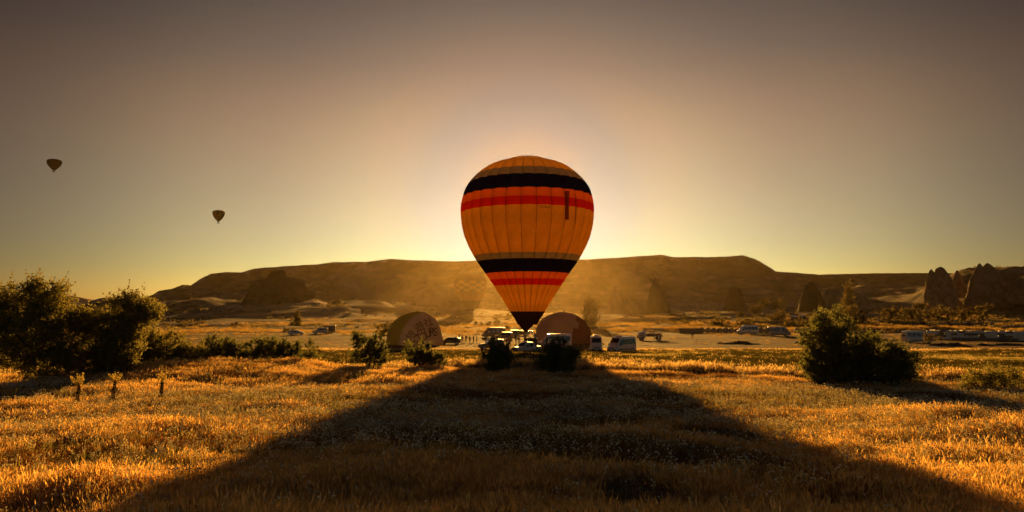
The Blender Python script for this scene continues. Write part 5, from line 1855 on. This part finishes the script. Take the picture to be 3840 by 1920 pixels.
def build_grass():
    rng = np.random.default_rng(5)
    src = [tuft(44, .20, .26, .0024, .9, 1, .25, GRASS_GOLD), tuft(38, .28, .28, .0024, .8, 2, .35, GRASS_GOLD), tuft(44, .16, .28, .0028, 1.3, 3, .1, GRASS_GOLD),
           tuft(40, .15, .26, .0036, 1.1, 4, 0, GRASS_OLIVE), tuft(38, .20, .25, .0030, .9, 5, .1, GRASS_OLIVE), tuft(40, .20, .26, .0026, 1.0, 6, .2, GRASS_RUST),
           tuft(12, .50, .26, .0026, .9, 7, .9, GRASS_GOLD, 3.0)]
    # near meadow
    X, Y = fan_points(rng, 190000, 9, 66, power=1.6)
    ok = Y < ditch_y(X) + 1.0
    X, Y = X[ok], Y[ok]
    g = 1.15 * fbm(X / 11, Y / 5.0, seed=301, oct=3) + 0.30 * fbm(X / 2.2, Y / 1.6, seed=302, oct=2)
    flowery = np.exp(-((Y - 37 - 0.12 * X) / 11) ** 2)
    g = g + 0.34 - 0.50 * flowery + 0.2 * sstep(52, 60, Y)
    u = rng.random(len(X))
    gold = g > (u - .5) * .25
    idx = np.where(gold, rng.integers(0, 3, len(X)), np.where(u < .68, rng.integers(3, 5, len(X)), 5))
    rust = (fbm(X / 4, Y / 3, seed=305, oct=2) > .32) & (u < .6)
    idx = np.where(rust, 5, idx)
    tall = (u > .985) & (Y < 30)
    idx = np.where(tall, 6, idx)
    bare = fbm(X / 3.5, Y / 2.0, seed=307, oct=3) < -.30
    sc = (.7 + .55 * rng.random(len(X))) * (1 + .5 * fbm(X / 4, Y / 2.2, seed=309)) * np.where(gold, 1.05, .9)
    sc = np.where(bare, sc * .5, sc)
    idx = np.where(bare & (u < .8), np.where(u < .4, 5, 3), idx)
    Z = ground(X, Y)
    scatter('meadow_grass', 'dry golden and olive meadow grass across the near field', 'grass', np.stack([X, Y, Z], 1), sc, idx, src, 2)
    # flowers
    fl = [umbel(i, 3 + i % 3) for i in range(5)]
    X, Y = fan_points(rng, 70000, 12, 62, power=1.6)
    d = np.exp(-((Y - 36 - 0.10 * X) / 13) ** 2) * (.45 + .9 * fbm(X / 6, Y / 4, seed=321, oct=3)) + .05
    k = (rng.random(len(X)) < d * 1.25 * (.25 + .75 * sstep(15, 24, Y))) & (Y < ditch_y(X) - 2)
    X, Y = X[k], Y[k]
    scatter('white_wildflowers', 'small white umbel flowers dotted through the near field', 'flowers', np.stack([X, Y, ground(X, Y)], 1), .8 + .5 * rng.random(len(X)), rng.integers(0, 5, len(X)), fl, 3)
    # green gold field beyond the ditch
    src = [tuft(34, .26, .38, .008, .5, 11, .2, GRASS_FIELD), tuft(34, .30, .38, .008, .5, 12, .3, GRASS_FIELD), tuft(30, .30, .38, .008, .7, 13, .2, GRASS_GOLD), tuft(30, .24, .38, .009, .7, 14, 0, GRASS_OLIVE), tuft(28, .28, .38, .008, .7, 15, .2, GRASS_RUST)]
    X, Y = fan_points(rng, 62000, 50, 127, power=1.7)
    dd = Y - ditch_y(X)
    y0, _ = lot_edges(X)
    ok = (dd > 1.2) & (Y < y0 + .6)
    X, Y, dd, y0 = X[ok], Y[ok], dd[ok], y0[ok]
    u = rng.random(len(X))
    g = fbm(X / 20, Y / 7, seed=331, oct=3)
    edge = (np.exp(-((dd - 3) / 4) ** 2) + np.exp(-((y0 - Y) / 2.5) ** 2))
    idx = np.where(u < edge, np.where(rng.random(len(X)) < .7, 2, 4), np.where(g > .42 + .2 * (u - .5), 3, rng.integers(0, 2, len(X))))
    idx = np.where((u > .965) & (edge < .3), 2, idx)
    scatter('field_grass', 'even green gold grass of the field behind the ditch', 'grass', np.stack([X, Y, ground(X, Y)], 1), (.8 + .45 * rng.random(len(X))) * (1 + .2 * edge * rng.random(len(X))), idx, src, 4, .08)
    # straw on banks and slopes beyond the lot
    src = [tuft(40, .5, .9, .022, .6, 21, .2, GRASS_BANK), tuft(40, .6, .9, .022, .6, 22, .3, GRASS_BANK), tuft(36, .5, .9, .024, .5, 23, 0, GRASS_RUST)]
    X, Y = fan_points(rng, 52000, 196, 470, power=1.2, k=.76)
    _, y1 = lot_edges(X)
    g = gold_mask(X, Y) * (1 - sstep(380, 470, Y)) * (.25 + .6 * sstep(0, 60, X)) + 0.9 * np.exp(-((Y - 236 - 5 * noise(X / 40, 0 * X, seed=2)) / 7) ** 2)
    k = (rng.random(len(X)) < g) & (Y > y1 + 1)
    X, Y = X[k], Y[k]
    Xl, Yl = fan_points(rng, 5200, 126, 210, k=.76)
    kl = fbm(Xl / 12, Yl / 5, seed=341, oct=3) > .02 + .3 * rng.random(len(Xl))
    X, Y = np.concatenate([X, Xl[kl]]), np.concatenate([Y, Yl[kl]])
    scatter('bank_grass', 'dry straw grass in bright strips on the far banks', 'grass', np.stack([X, Y, ground(X, Y)], 1), (.8 + .6 * rng.random(len(X))) * np.where(Y < 200, .45, 1), np.where(rng.random(len(X)) < .15, 2, rng.integers(0, 2, len(X))), src, 5, .08)


build_grass()

# ------------------------------------------------------------------ dusty morning air
hz = MB()
HZ0, HZ1 = LOWEST - 1.0, 190.0
hz.box((0, 650, (HZ0 + HZ1) / 2), (2700, 1420, HZ1 - HZ0))
haze = hz.build('haze', [])
hm, hnt, hout = _nodes('haze')
pv = hnt.nodes.new('ShaderNodeVolumePrincipled')
pv.inputs['Color'].default_value = (*HAZE_COLOR, 1)
pv.inputs['Density'].default_value = HAZE_DENSITY
pv.inputs['Anisotropy'].default_value = HAZE_G
hnt.links.new(pv.outputs[0], hout.inputs['Volume'])
haze.data.materials.append(hm)
dn, dm = 24, 40
dv = [(58 * math.sin(math.pi * i / dn) * math.cos(2 * math.pi * j / dm), 165 * math.sin(math.pi * i / dn) * math.sin(2 * math.pi * j / dm), 26 * math.cos(math.pi * i / dn)) for i in range(dn + 1) for j in range(dm)]
dust = obj('dust_cloud', mesh_np('dust_cloud', dv, grid_faces(dn + 1, dm, True)[:, ::-1]), None, None, (2, 318, 5))
dmat, dnt, dout = _nodes('dust_cloud')
dpv = dnt.nodes.new('ShaderNodeVolumePrincipled')
dpv.inputs['Color'].default_value = (*HAZE_COLOR, 1)
dpv.inputs['Density'].default_value = 0.00006
dpv.inputs['Anisotropy'].default_value = 0.80
dnt.links.new(dpv.outputs[0], dout.inputs['Volume'])
dust.data.materials.append(dmat)
tag(dust, 'golden dust hanging low behind the big balloon', 'dust', kind='stuff')
tag(haze, 'thin golden dust haze over the whole valley', 'haze', kind='stuff')
